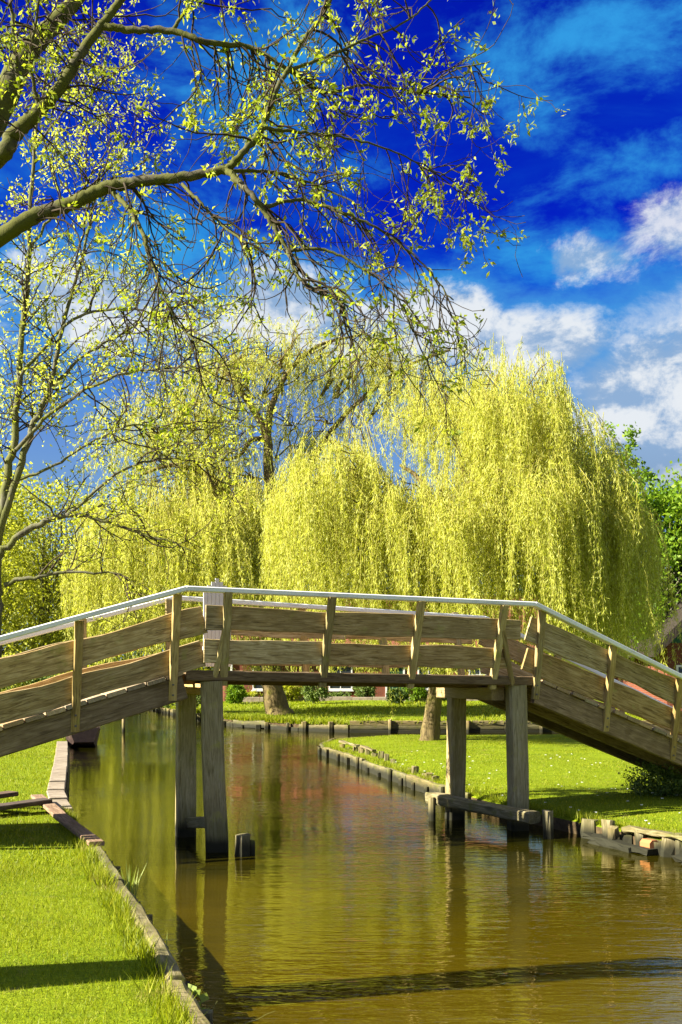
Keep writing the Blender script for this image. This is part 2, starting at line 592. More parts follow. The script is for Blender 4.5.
# murky brown canal: suspended mud scatters the sun, the surface mirrors bank and sky
m, t, out = new_mat('canal_water')
co = objcoord(t)
r1 = t.noise(t.mapping(co, (.55, 2.6, 1), rot=(0, 0, .10)), 2.6, 2, .5, .3)
r2 = t.noise(t.mapping(co, (.8, 2.4, 1), rot=(0, 0, -.12)), 8.5, 2, .5, .3)
r3 = t.noise(t.mapping(co, (1, 1.6, 1)), .8, 2, .5)
gust = t.noise(t.mapping(co, (.30, .22, 1), (1.3, 0.6, 0)), 1.0, 3, .5)
wq = t.node('ShaderNodeSeparateXYZ'); t.l.new(co, wq.inputs[0])
amp = t.math('ADD', t.smooth(gust, .40, .66, .22, .9), t.math('MULTIPLY', t.smooth(wq.outputs[0], .5, 3.2), t.smooth(wq.outputs[1], 13.0, 8.0, 0, .75)))     # the wind ruffles the open water by the right bank
hgt = t.math('MULTIPLY', t.math('ADD', t.math('ADD', r1, t.math('MULTIPLY', r2, .42)), t.math('MULTIPLY', r3, .5)), amp)
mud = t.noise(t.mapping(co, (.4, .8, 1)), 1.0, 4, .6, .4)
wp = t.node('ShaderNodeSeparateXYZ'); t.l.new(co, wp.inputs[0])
near_bright = t.smooth(t.math('ADD', wp.outputs[1], t.math('MULTIPLY', t.math('SUBTRACT', mud, .5), 7.0)), 14.0, 7.5)     # mid-canal shade painted as darker water colour, brighter gold near the camera
wc = t.mix(near_bright, (.012, .0115, .0006), (.056, .039, .0008))
nb = bump(t, hgt, .34, .034)
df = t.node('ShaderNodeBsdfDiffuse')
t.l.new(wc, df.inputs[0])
gl = t.node('ShaderNodeBsdfGlossy')
gl.inputs['Roughness'].default_value = .03
gl.inputs[0].default_value = (.97, .94, .72, 1)
t.l.new(nb, gl.inputs['Normal'])
fr = t.node('ShaderNodeFresnel')
fr.inputs[0].default_value = 1.58
t.l.new(nb, fr.inputs['Normal'])
mx = t.node('ShaderNodeMixShader')
t.l.new(t.math('ADD', t.math('MULTIPLY', fr.outputs[0], 1.0), .02, clamp=True), mx.inputs[0])
t.l.new(df.outputs[0], mx.inputs[1]); t.l.new(gl.outputs[0], mx.inputs[2])
t.l.new(mx.outputs[0], out.inputs[0])
M['water'] = m

m, t, out = new_mat('red_brickwork')
co = objcoord(t)
sw = t.node('ShaderNodeSeparateXYZ'); t.l.new(co, sw.inputs[0])
cb = t.node('ShaderNodeCombineXYZ'); t.put(cb.inputs[0], t.math('ADD', sw.outputs[0], sw.outputs[1])); t.put(cb.inputs[1], sw.outputs[2])
bk = t.node('ShaderNodeTexBrick'); t.l.new(cb.outputs[0], bk.inputs[0])
bk.inputs['Color1'].default_value = (.20, .048, .018, 1); bk.inputs['Color2'].default_value = (.14, .034, .014, 1); bk.inputs['Mortar'].default_value = (.15, .10, .065, 1)
bk.inputs['Scale'].default_value = 1.0; bk.inputs['Brick Width'].default_value = .22; bk.inputs['Row Height'].default_value = .065; bk.inputs['Mortar Size'].default_value = .008
nn = t.noise(co, 1.2, 4, .6)
c = t.mix(t.smooth(nn, .4, .7, 0, .4), bk.outputs[0], (.11, .027, .012))
principled(t, out, c, .85, .2)
M['brick'] = m

m, t, out = new_mat('window_glass')
b = principled(t, out, (.02, .025, .03), .06, .6)
M['glass'] = m
m, t, out = new_mat('dark_green_paint')
principled(t, out, (.012, .045, .022), .5, .3)
M['greenpaint'] = m
m, t, out = new_mat('green_gable_boards')
principled(t, out, (.012, .085, .035), .6, .3)
M['gable'] = m
m, t, out = new_mat('reed_thatch')
co = objcoord(t)
n = t.noise(t.mapping(co, (14, 14, 3)), 1, 5, .7)
principled(t, out, t.ramp(n, ((.3, (.018, .014, .010)), (.7, (.055, .044, .032)))), .95, .1, bump(t, n, .8, .05))
M['thatch'] = m
m, t, out = new_mat('red_roof_tiles')
co = objcoord(t)
n = t.noise(co, 6, 4, .6)
principled(t, out, t.ramp(n, ((.3, (.12, .04, .02)), (.7, (.24, .09, .045)))), .8, .2)
M['tiles'] = m
m, t, out = new_mat('pale_concrete')
co = objcoord(t)
n = t.noise(co, 5, 6, .65)
n2 = t.noise(co, 45, 3, .6)
c = t.ramp(n, ((.3, (.17, .13, .085)), (.7, (.34, .28, .20))))
c = t.mix(t.smooth(n2, .6, .72, 0, .6), c, (.14, .12, .07))
principled(t, out, c, .9, .15, bump(t, t.math('ADD', n, n2), .4, .01))
M['slab'] = m
m, t, out = new_mat('tarred_boat_planks')
co = objcoord(t)
n = t.noise(t.mapping(co, (8, 1.5, 10)), 1, 5, .6)
principled(t, out, t.ramp(n, ((.3, (.030, .018, .014)), (.7, (.075, .045, .032)))), .55, .3)
M['tar'] = m
m, t, out = new_mat('orange_brick_stone')
principled(t, out, (.38, .16, .06), .9, .1)
M['stone'] = m
m, t, out = new_mat('grey_iron')
principled(t, out, (.10, .09, .085), .6, .4)
M['iron'] = m

# ------------------------------------------------------------------ setting: water and lawns
def sheet(name, rows, mat):
    rows = [list(r) for r in rows]
    nr, nc = len(rows), len(rows[0])
    V = [p for r in rows for p in r]
    Fc = [(i * nc + j, i * nc + j + 1, (i + 1) * nc + j + 1, (i + 1) * nc + j) for i in range(nr - 1) for j in range(nc - 1)]
    o = py_obj(name, V, Fc, mat, None, True)
    me = o.data
    me.materials.append(M['soil'])
    for k_, p_ in enumerate(me.polygons):
        if k_ % (nc - 1) == 0:
            p_.material_index = 1
    if sum(p.normal.z for p in me.polygons) < 0:
        me.flip_normals()
    return tag(o, kind='structure')


def hum(x, y):
    return .022 * math.sin(x * .9 + 1.3 * math.sin(y * .4)) + .018 * math.sin(y * 1.1 + .7 * x) + .012 * math.sin(2.3 * x - 1.7 * y)


wv = [(-900, -60, 0), (900, -60, 0), (900, 300, 0), (-900, 300, 0)]
tag(py_obj('water', wv, [(0, 1, 2, 3)], M['water']), kind='structure')

LEFT_EDGE = [(9, -34), (4.2, -12), (2.4, -6), (1.0, -1), (.45, 1.5), (-.10, 3.4), (-.79, 5.85), (-1.55, 8.2), (-2.42, 10.85), (-3.25, 13.3), (-4.24, 16.4), (-5.6, 22), (-7.35, 28.9), (-8.6, 33), (-14, 42), (-22, 52), (-40, 70), (-75, 88)]
RIGHT_EDGE = [(22, -40), (12, -10), (6.6, 5), (5.0, 9.6), (3.9, 12.3), (2.98, 14.4), (2.4, 15.7), (1.62, 18.3), (.92, 21.4), (.12, 25), (-.42, 27), (-.48, 28.4), (-.2, 29.8), (.5, 30.8), (2.2, 31.3)]
FAR_EDGE = [(-160, 118), (-60, 95), (-40, 85), (-18, 68), (-10.9, 58.9), (-8.5, 52.3), (-5.5, 43.6), (-3.9, 39.9), (-1.42, 37.4), (.3, 36.4), (3, 36.3), (8, 36.6), (20, 37.5), (160, 44)]


def resample(poly, step):
    out = []
    for (a, b) in zip(poly[:-1], poly[1:]):
        a, b = np.array(a, float), np.array(b, float)
        n = max(1, int(np.linalg.norm(b - a) / step))
        for i in range(n):
            out.append(tuple(a + (b - a) * i / n))
    out.append(poly[-1])
    return out


rows = []
for (x, y) in resample(LEFT_EDGE, .5 if True else 1):
    r = [(x, y, -.6), (x, y, .20)]
    for d in (.12, .3, .6, 1, 1.5, 2.1, 2.8, 3.6, 4.6, 6, 8, 11, 16, 24, 40, 80, 200, 600):
        r.append((x - d, y - .02 * d, .235 + .05 * min(1, d / 1.5) + hum(x - d, y) * min(1, d)))
    rows.append(r)
sheet('lawn_left', rows, M['lawn'])
rows = []
for (x, y) in resample(RIGHT_EDGE, .5):
    r = [(x, y, -.6), (x, y, .16)]
    for d in (.12, .3, .6, 1, 1.5, 2.1, 2.8, 3.6, 4.6, 6, 8, 11, 16, 24, 40, 80, 200, 600):
        r.append((x + d, y, .20 + .06 * min(1, d / 1.5) + hum(x + d, y) * min(1, d)))
    rows.append(r)
x, y = RIGHT_EDGE[-1]
rows.append([(q[0], 31.45, -.6) for q in rows[-1]])
sheet('lawn_right', rows, M['lawn'])
rows = []
for (x, y) in resample(FAR_EDGE, .8):
    r = [(x, y, -.6), (x, y, .27)]
    for d in (.2, .6, 1.2, 2, 3.2, 5, 8, 12, 17, 22, 30, 45, 80, 160, 400, 1200, 3000):
        r.append((x + d * .02, y + d, .30 + .28 * min(1, d / 18) + hum(x, y + d) * 1.3 * min(1, d)))
    rows.append(r)
sheet('lawn_far', rows, M['lawn'])

# ------------------------------------------------------------------ footbridge
U = Vector((.9186, .3952, 0)).normalized()
Wd = Vector((-U.y, U.x, 0))
A0 = Vector((-1.52, 12.86, 0))
Z = Vector((0, 0, 1))


def B(t, s, z):
    return A0 + U * t + Wd * s + Z * z


TL, TR = -.36, 4.45          # where the level span meets the ramps
SF = 1.25                    # far line of piles


def deck(t):
    if t < TL: return 2.155 + .293 * (t - TL)
    if t > TR: return 2.065 - .374 * (t - TR)
    return 2.155 + (2.065 - 2.155) * (t - TL) / (TR - TL)


def rail_h(t):
    return .955 if t < TR else .935 - .03 * (t - TR)


bridge = thing('footbridge', 'weathered wooden footbridge with white handrails crossing the canal', 'footbridge', B(2, .6, 0))
rb = random.Random(5)
# piles
for (t_, s_, top, wdt, ln, ry_) in ((0, 0, deck(0) - .125, .27, -.07, 18), (.0, SF, deck(0) - .30, .24, -.01, 2), (4.23, 0, deck(4.2) - .12, .25, -.035, 13), (4.0, SF, deck(4) - .325, .24, .03, 6)):
    beam('pile', B(t_ - ln, s_, -.9), B(t_ + ln * .35, s_, top), wdt, wdt * .96, M['pile'], bridge, up=Matrix.Rotation(math.radians(-ry_), 3, 'Z') @ Wd, seg=8, cham=.025, wob=.006, taper=.96, seed=t_ + s_)
# cap beams across the piles
beam('cap_beam', B(4.02, .14, deck(4) - .245), B(4.0, SF + .42, deck(4) - .245), .20, .17, M['cap'], bridge, seg=2, seed=3)
beam('cap_beam', B(.02, .14, deck(0) - .225), B(.02, SF + .30, deck(0) - .225), .20, .15, M['cap'], bridge, seg=2, seed=4)
# low braces between the piles of each trestle
beam('brace', B(.0, .05, .34), B(.0, SF - .06, .18), .06, .14, M['pile'], bridge, seg=2, seed=8)
# stringers
for s_ in (-.075, .58, SF + .06):
    beam('stringer', B(-6.75, s_, deck(-6.75) - .195), B(TL - .02, s_, deck(TL) - .195), .10, .285, M['stringer'], bridge, seg=6, wob=.004, seed=s_)
    beam('stringer', B(TL, s_, deck(TL) - (.110 if .3 < s_ < 1 else .060)), B(TR, s_, deck(TR) - (.110 if .3 < s_ < 1 else .060)), .10, .125, M['stringer'], bridge, seg=6, wob=.004, seed=s_ + 9)
    beam('stringer', B(TR + .02, s_, deck(TR) - .215), B(9.15, s_, deck(9.15) - .195), .10, .30, M['stringer'], bridge, seg=6, wob=.004, seed=s_ + 20)
# deck planks, one by one
for (ta, tb, pitch) in ((-6.7, TL - .03, .222), (TL + .06, TR - .05, .205), (TR + .10, 9.1, .222)):
    n = int((tb - ta) / pitch)
    for i in range(n):
        tc = ta + (i + .5) * (tb - ta) / n
        dz = (deck(tc + .01) - deck(tc - .01)) / .02
        nrm = (Z - U * dz).normalized()
        wid = (tb - ta) / n * math.hypot(1, dz) - rb.uniform(.012, .026)
        j = rb.uniform(-.03, .03)
        s0_, s1_ = (-.02, SF + .005) if ta > TL and tb < TR else (-.165 + j, SF + .15 + j)
        beam('deck_plank', B(tc, s0_, deck(tc) - .022 + rb.uniform(-.004, .005)), B(tc, s1_, deck(tc) - .022 + rb.uniform(-.004, .005)), wid, .045, M['plank'], bridge, up=nrm, seg=1, cham=.006, seed=rb.random())


def side(sgn, s0, posts, spans, skew):
    """one railing: leaning posts, two waney-edged boards and a white handrail"""
    def S(t, lean):        # offset outwards
        return s0 + sgn * lean
    for (t_, lean0, lean1, down, tilt) in posts:
        p0 = B(t_ + skew, S(t_, lean0), deck(t_ + skew) - down)
        p1 = B(t_ + skew + tilt, S(t_, lean1), deck(t_ + skew) + rail_h(t_) - .03)
        beam('railing_post', p0, p1, .095, .07, M['post'], bridge, up=Wd, seg=4, cham=.008, wob=.004, seed=t_ + s0)
    for (ta, tb, ctr, h, lean, ed) in spans:
        a, b_ = ta + skew, tb + skew
        beam('railing_board', B(a, S(a, lean), deck(a) + ctr), B(b_, S(b_, lean), deck(b_) + ctr), .038, h, M['board'], bridge, seg=max(4, int((tb - ta) / .16)), cham=.006, wob=.003, edge=ed, seed=ta * 3.3 + ctr + s0)
    pts = [-6.6, TL - .06, TR - .15, 9.0]
    for ta, tb in zip(pts[:-1], pts[1:]):
        a, b_ = ta + skew, tb + skew
        e = .004 if ta > -6 else 0
        beam('handrail', B(a + e, S(a, .30), deck(min(max(a, a), a)) + rail_h(a)), B(b_ - .004, S(b_, .30), deck(b_) + rail_h(b_)), .115, .062, M['white'], bridge, seg=6, cham=.010, wob=.003, seed=ta + s0)


near_posts = [(-6.1, .10, .26, .31, 0), (-5.0, .10, .26, .31, 0), (-3.9, .10, .26, .31, 0), (-2.78, .10, .26, .31, 0), (-1.64, .10, .26, .31, .02), (-.53, .10, .26, .30, .03),
              (.10, .07, .33, .17, -.02), (1.37, .06, .34, .17, .03), (2.59, .06, .34, .17, .02), (3.80, .06, .34, .17, .03), (4.45, .10, .28, .30, 0), (5.60, .10, .28, .33, 0), (6.75, .10, .28, .33, 0), (7.9, .10, .28, .33, 0), (8.9, .10, .28, .33, 0)]
near_spans = [(-3.35, -.165, .595, .30, .17, .016), (-3.30, -.165, .195, .30, .11, .018), (-6.6, -3.37, .595, .29, .17, .016), (-6.6, -3.32, .19, .29, .11, .018),
              (-.16, .07, .62, .29, .22, .004), (-.16, .07, .235, .28, .14, .004),
              (.09, 2.55, .615, .28, .22, .010), (.09, 1.34, .235, .285, .14, .010), (1.36, 4.0, .235, .275, .14, .010), (2.57, 4.14, .61, .275, .22, .010),
              (4.27, 5.58, .63, .33, .20, .014), (4.27, 6.8, .245, .32, .13, .014), (5.60, 9.0, .62, .32, .20, .016), (6.82, 9.0, .245, .31, .13, .014)]
side(-1, 0, near_posts, near_spans, 0)
far_posts = [(t_, a, b_, c, d) for (t_, a, b_, c, d) in near_posts if t_ not in (.10,)]
far_spans = [(-3.6, -.25, .60, .29, .17, .014), (-3.6, -.25, .20, .30, .11, .014), (-6.6, -3.62, .60, .29, .17, .014), (-6.6, -3.62, .20, .29, .11, .014),
             (-.2, 2.0, .615, .28, .22, .010), (-.2, 2.0, .235, .285, .14, .010), (2.02, 4.05, .235, .275, .14, .010), (2.02, 4.05, .61, .275, .22, .010),
             (4.2, 6.5, .63, .31, .20, .014), (4.2, 6.5, .245, .31, .13, .014), (6.52, 8.6, .62, .30, .20, .014), (6.52, 8.6, .245, .30, .13, .014)]
side(1, SF, far_posts, far_spans, .34)
# struts that prop the corner posts of the span from outside
beam('strut', B(-.02, -.10, deck(0) - .10), B(.10, -.26, deck(0) + .62), .07, .045, M['post'], bridge, up=Wd, seed=51)
beam('strut', B(4.10, -.10, deck(4) - .12), B(3.84, -.27, deck(4) + .60), .075, .045, M['post'], bridge, up=Wd, seed=52)
# iron bolts at the feet of the ramp posts
for (t_, ln, dn) in [(p[0], p[1], p[3]) for p in near_posts if p[3] > .2]:
    for k in (.06, .18):
        c0 = B(t_, -ln - .035 - .16 * k * .4, deck(t_) - dn + k)
        beam('bolt', c0, c0 - Wd * .022, .022, .022, M['iron'], bridge, seed=1, cham=.006)

# pointed white board on the far railing
wb = thing('white_board', 'small white grooved board with a pointed top on the far railing', 'board', B(.44, SF - .02, deck(.5) + .1))
for k in range(7):
    x = (k - 3) * .054
    zt = deck(.5) + 1.07 + (.15 - abs(k - 3) * .046)
    base = B(.44 + x, SF + .06, deck(.5) + .06)
    beam('slat', base, Vector((base.x, base.y, zt)), .052, .018, M['white_trim'], wb, up=Wd, cham=.005, seed=k)
for zz in (.30, .72):
    beam('rail', B(.25, SF + .082, deck(.5) + zz), B(.63, SF + .082, deck(.5) + zz), .022, .05, M['white_trim'], wb, seed=2)

# short mooring stump in the water before the left trestle
st = thing('mooring_stump', 'short split stump standing in the water before the near pile', 'stump', B(.22, -.45, 0))
beam('post', B(.22, -.45, -.7), B(.225, -.45, .245), .15, .14, M['rotten'], st, up=Wd, seg=4, cham=.035, wob=.008, seed=61)
beam('splinter', B(.34, -.42, -.7), B(.33, -.42, .17), .05, .10, M['rotten'], st, up=Wd, seg=3, cham=.02, wob=.008, seed=62)

# ------------------------------------------------------------------ bank edgings
def along(poly, y0, y1):
    p = [(x, y) for (x, y) in poly if y0 < y < y1]
    ys = [q[1] for q in poly]; xs = [q[0] for q in poly]
    return [(float(np.interp(y0, ys, xs)), y0)] + p + [(float(np.interp(y1, ys, xs)), y1)]


re_ = random.Random(21)
le = thing('bank_edging', 'narrow mossy timber edging along the near left lawn', 'edging', (-.79, 5.85, .1))
pts = along(LEFT_EDGE, -1.0, 12.2)
ys = [-1.0, .4, 1.9, 3.5, 5.1, 6.7, 8.3, 9.8, 11.1, 12.2]
for a, b_ in zip(ys[:-1], ys[1:]):
    xa = np.interp(a, [p[1] for p in LEFT_EDGE], [p[0] for p in LEFT_EDGE]); xb = np.interp(b_, [p[1] for p in LEFT_EDGE], [p[0] for p in LEFT_EDGE])
    beam('timber', (xa + .05, a + .012, .13 + re_.uniform(-.01, .015)), (xb + .05, b_ - .012, .13 + re_.uniform(-.01, .015)), .12, .26, M['edging'], le, seg=8, cham=.022, wob=.008, edge=.006, seed=a)
    for k in (.25, .75):
        x, y = xa + (xb - xa) * k + .15, a + (b_ - a) * k
        beam('stake', (x, y, -.6), (x + .01, y, .16 + re_.uniform(-.05, .04)), .07, .07, M['edging'], le, up=Vector((0, 1, 0)), seg=2, cham=.02, seed=a + k)

sl = thing('slab_edging', 'row of pale grey slabs along the left bank beyond the bridge', 'edging', (-4.4, 17, .2))
sy = [14.55, 15.65, 16.8, 18.0, 20.7, 23.4, 25.6, 27.9]
for a, b_ in zip(sy[:-1], sy[1:]):
    xs = [p[0] for p in LEFT_EDGE]; yy = [p[1] for p in LEFT_EDGE]
    xa, xb = np.interp(a, yy, xs), np.interp(b_, yy, xs)
    beam('slab', (xa - .10, a + .02, .23 + re_.uniform(-.012, .012)), (xb - .10, b_ - .02, .23 + re_.uniform(-.012, .012)), .27, .12, M['slab'], sl, seg=3, cham=.012, seed=a)
    beam('board', (xa + .06, a, .05), (xb + .06, b_ - .02, .05), .04, .22, M['edging'], sl, seg=3, seed=a + 1)

rr_ = thing('board_edging', 'low grey board edging along the lawn tip beyond the trestle', 'edging', (1.2, 20, .1))
pr = resample(along(RIGHT_EDGE, 16.9, 28.4), 1.4)
pr = pr + [(-.2, 29.8), (.5, 30.8)]
for a, b_ in zip(pr[:-1], pr[1:]):
    a, b_ = Vector((a[0], a[1], 0)), Vector((b_[0], b_[1], 0))
    d = (b_ - a).normalized()
    n = Vector((d.y, -d.x, 0))
    if n.x > 0 and a.y < 27: n = -n
    if a.y >= 27: n = Vector((-abs(d.y), d.x, 0)).normalized()
    up_ = re_.uniform(-.02, .03)
    beam('board', a + d * .01 + n * .03 + Z * (.085 + up_), b_ - d * .01 + n * .03 + Z * (.085 + up_), .09, .24, M['edging'], rr_, seg=5, cham=.015, wob=.008, edge=.008, seed=a.y)
    for k in (.15, .65):
        q = a + (b_ - a) * k + n * .11
        beam('stake', q + Z * -.6, q + Z * (.14 + re_.uniform(-.06, .10)), .08, .08, M['edging'], rr_, up=Vector((0, 1, 0)), seg=2, cham=.025, seed=a.y + k)
# the little toothed row of stakes standing behind the boards
for k in range(9):
    y = 26.6 - k * .55
    x = np.interp(y, [p[1] for p in RIGHT_EDGE], [p[0] for p in RIGHT_EDGE]) + .34
    beam('stake', (x, y, .0), (x + re_.uniform(-.03, .03), y, .33 + re_.uniform(-.08, .05)), .11, .10, M['rotten'], rr_, up=Vector((0, 1, 0)), seg=1, cham=.02, seed=k + 70)
for (ya, yb) in ((26.7, 25.2), (24.9, 23.8)):
    xa, xb = [np.interp(y, [p[1] for p in RIGHT_EDGE], [p[0] for p in RIGHT_EDGE]) + .34 for y in (ya, yb)]
    beam('rail', (xa, ya, .37), (xb, yb, .36), .12, .05, M['rotten'], rr_, seg=4, wob=.006, cham=.015, seed=ya)
for k in range(7):
    y = 20.6 - k * .42
    x = np.interp(y, [p[1] for p in RIGHT_EDGE], [p[0] for p in RIGHT_EDGE]) + .22 + re_.uniform(-.05, .08)
    beam('stake', (x, y, .0), (x + re_.uniform(-.03, .03), y, .30 + re_.uniform(-.06, .07)), .13, .12, M['rotten'], rr_, up=Vector((0, 1, 0)), seg=1, cham=.03, seed=k + 90)

lg = thing('log_beam', 'heavy squared log lying along the bank in front of the right trestle piles', 'log', (1.9, 14.9, .25))
beam('log', (1.30, 15.69, .30), (2.50, 13.90, .25), .20, .15, M['edging'], lg, seg=8, cham=.025, wob=.008, edge=.004, seed=77)
beam('post', (1.31, 15.45, -.6), (1.30, 15.45, .33), .10, .10, M['edging'], lg, up=Vector((0, 1, 0)), seg=2, cham=.03, seed=78)
beam('post', (2.66, 13.82, -.6), (2.64, 13.82, .36), .12, .13, M['rotten'], lg, up=Vector((0, 1, 0)), seg=3, cham=.035, wob=.006, seed=79)

# crumbling edging right of the trestle
bk_ = thing('broken_edging', 'crumbling rotten stumps and planks edging the right lawn', 'edging', (3.4, 13.3, .1))
def redge(y): return float(np.interp(y, [p[1] for p in RIGHT_EDGE], [p[0] for p in RIGHT_EDGE]))
yv = 14.0
k = 0
while yv > 8.0:
    x = redge(yv) - .03 + re_.uniform(-.06, .06)
    w_ = re_.uniform(.12, .24)
    h_ = re_.choice((.08, .15, .2, .24, .28))
    beam('stump', (x, yv, -.6), (x + re_.uniform(-.09, .07), yv + re_.uniform(-.06, .06), h_), w_, w_ * re_.uniform(.6, 1), M['rotten'], bk_, up=Vector((.4, .9, 0)), seg=5, cham=.04, wob=.015, edge=.012, seed=k + 200)
    yv -= w_ * .8 + re_.uniform(-.02, .10)
    k += 1
for (ya, yb, o_, z_, tl) in ((13.7, 12.55, -.17, .05, .02), (13.5, 12.75, -.24, .015, 0), (12.2, 11.1, -.13, .06, -.02), (12.0, 11.0, -.20, .02, 0), (10.8, 9.3, -.16, .06, 0), (13.2, 12.2, -.02, .235, -.03), (11.9, 10.9, -.02, .25, .02)):
    beam('plank', (redge(ya) + o_, ya, z_ + tl), (redge(yb) + o_, yb, z_ - tl), .16, .06, M['rotten'], bk_, seg=6, cham=.018, wob=.015, edge=.010, seed=ya + o_)
beam('stone', (redge(12.75) - .10, 12.80, .10), (redge(12.6) - .10, 12.60, .11), .13, .12, M['stone'], bk_, seg=3, cham=.035, wob=.01, seed=5)

# far bank: posts and boards under the willow, then the board wall of the side channel
fe = thing('far_bank_edging', 'dark board and post edging along the far lawn below the willow', 'edging', (-3, 39, .1))
pf = resample(along([(q[1], q[0]) for q in FAR_EDGE], 0, 0) if False else [q for q in FAR_EDGE if -11 <= q[0] <= 0.5], 1.5)
for a, b_ in zip(pf[:-1], pf[1:]):
    a, b_ = Vector((a[0], a[1], 0)), Vector((b_[0], b_[1], 0))
    d = (b_ - a).normalized(); n = Vector((d.y, -d.x, 0))
    hh = re_.uniform(-.10, .04)
    beam('board', a + n * re_.uniform(.02, .09) + Z * (.10 + hh), b_ - d * .02 + n * .05 + Z * (.10 + hh + re_.uniform(-.05, .05)), .07, .26, M['rotten'], fe, seg=4, wob=.01, edge=.012, seed=a.x)
    for k in (re_.uniform(.05, .35), re_.uniform(.45, .95)):
        q = a + (b_ - a) * k + n * .14
        beam('stake', q + Z * -.6 + d * re_.uniform(-.05, .05), q + Z * (.20 + re_.uniform(-.14, .16)), re_.uniform(.09, .20), .11, M['edging' if re_.random() < .6 else 'rotten'], fe, up=Vector((0, 1, 0)), seg=2, cham=.03, seed=a.x + k)
cw = thing('channel_wall', 'long brown board wall along the side channel behind the lawn', 'retaining wall', (5, 36.3, .2))
pf = resample([q for q in FAR_EDGE if .2 <= q[0] <= 21], 2.0)
for a, b_ in zip(pf[:-1], pf[1:]):
    a, b_ = Vector((a[0], a[1], 0)), Vector((b_[0], b_[1], 0))
    d = (b_ - a).normalized(); n = Vector((d.y, -d.x, 0))
    for r_ in range(3):
        zc_ = .02 + r_ * .155
        beam('board', a + n * .06 + Z * zc_, b_ - d * .015 + n * .06 + Z * zc_, .06, .15, M['edging'], cw, seg=2, wob=.008, edge=.004, seed=a.x + r_)
    q = a + (b_ - a) * .5 + n * .13
    beam('stake', q + Z * -.6, q + Z * (.42 + re_.uniform(-.06, .05)), .11, .10, M['rotten'], cw, up=Vector((0, 1, 0)), seg=1, cham=.03, seed=a.x + .5)

# loose timbers on the left bank
lb = beam('loose_board', (-4.30, 15.25, .37), (-2.62, 11.55, .30), .17, .05, M['loose'], None, seg=10, cham=.01, wob=.012, seed=31)
tag(lb, 'long loose brown board lying askew over the left bank edge', 'board')
for i, (a, b_, lab) in enumerate((((-5.0, 13.3, .36), (-3.95, 14.5, .40), 'dark plank lying on the grass under the left ramp, nearer the water'),
                                  ((-5.6, 13.6, .40), (-4.55, 15.0, .44), 'dark plank on the heap under the left ramp, farther from the water'),
                                  ((-5.9, 14.3, .34), (-4.35, 14.2, .36), 'dark flat plank lying crosswise under the left ramp'))):
    tag(beam('old_plank', a, b_, .24, .06, M['debris'], None, seg=4, wob=.01, seed=40 + i), lab, 'plank')

# ------------------------------------------------------------------ trees
def unit(v):
    return v / (np.linalg.norm(v, axis=-1, keepdims=True) + 1e-9)


def limb_path(p0, p1, sag=0.0, n=7, jit=.06, rng=RNG):
    p0, p1 = np.array(p0, float), np.array(p1, float)
    t = np.linspace(0, 1, n)[:, None]
    L = np.linalg.norm(p1 - p0)
    pts = p0 * (1 - t) + p1 * t
    pts[:, 2] += sag * L * np.sin(np.pi * t[:, 0])
    if n > 2:
        pts[1:-1] += rng.normal(size=(n - 2, 3)) * jit * L / n ** .5
    return pts


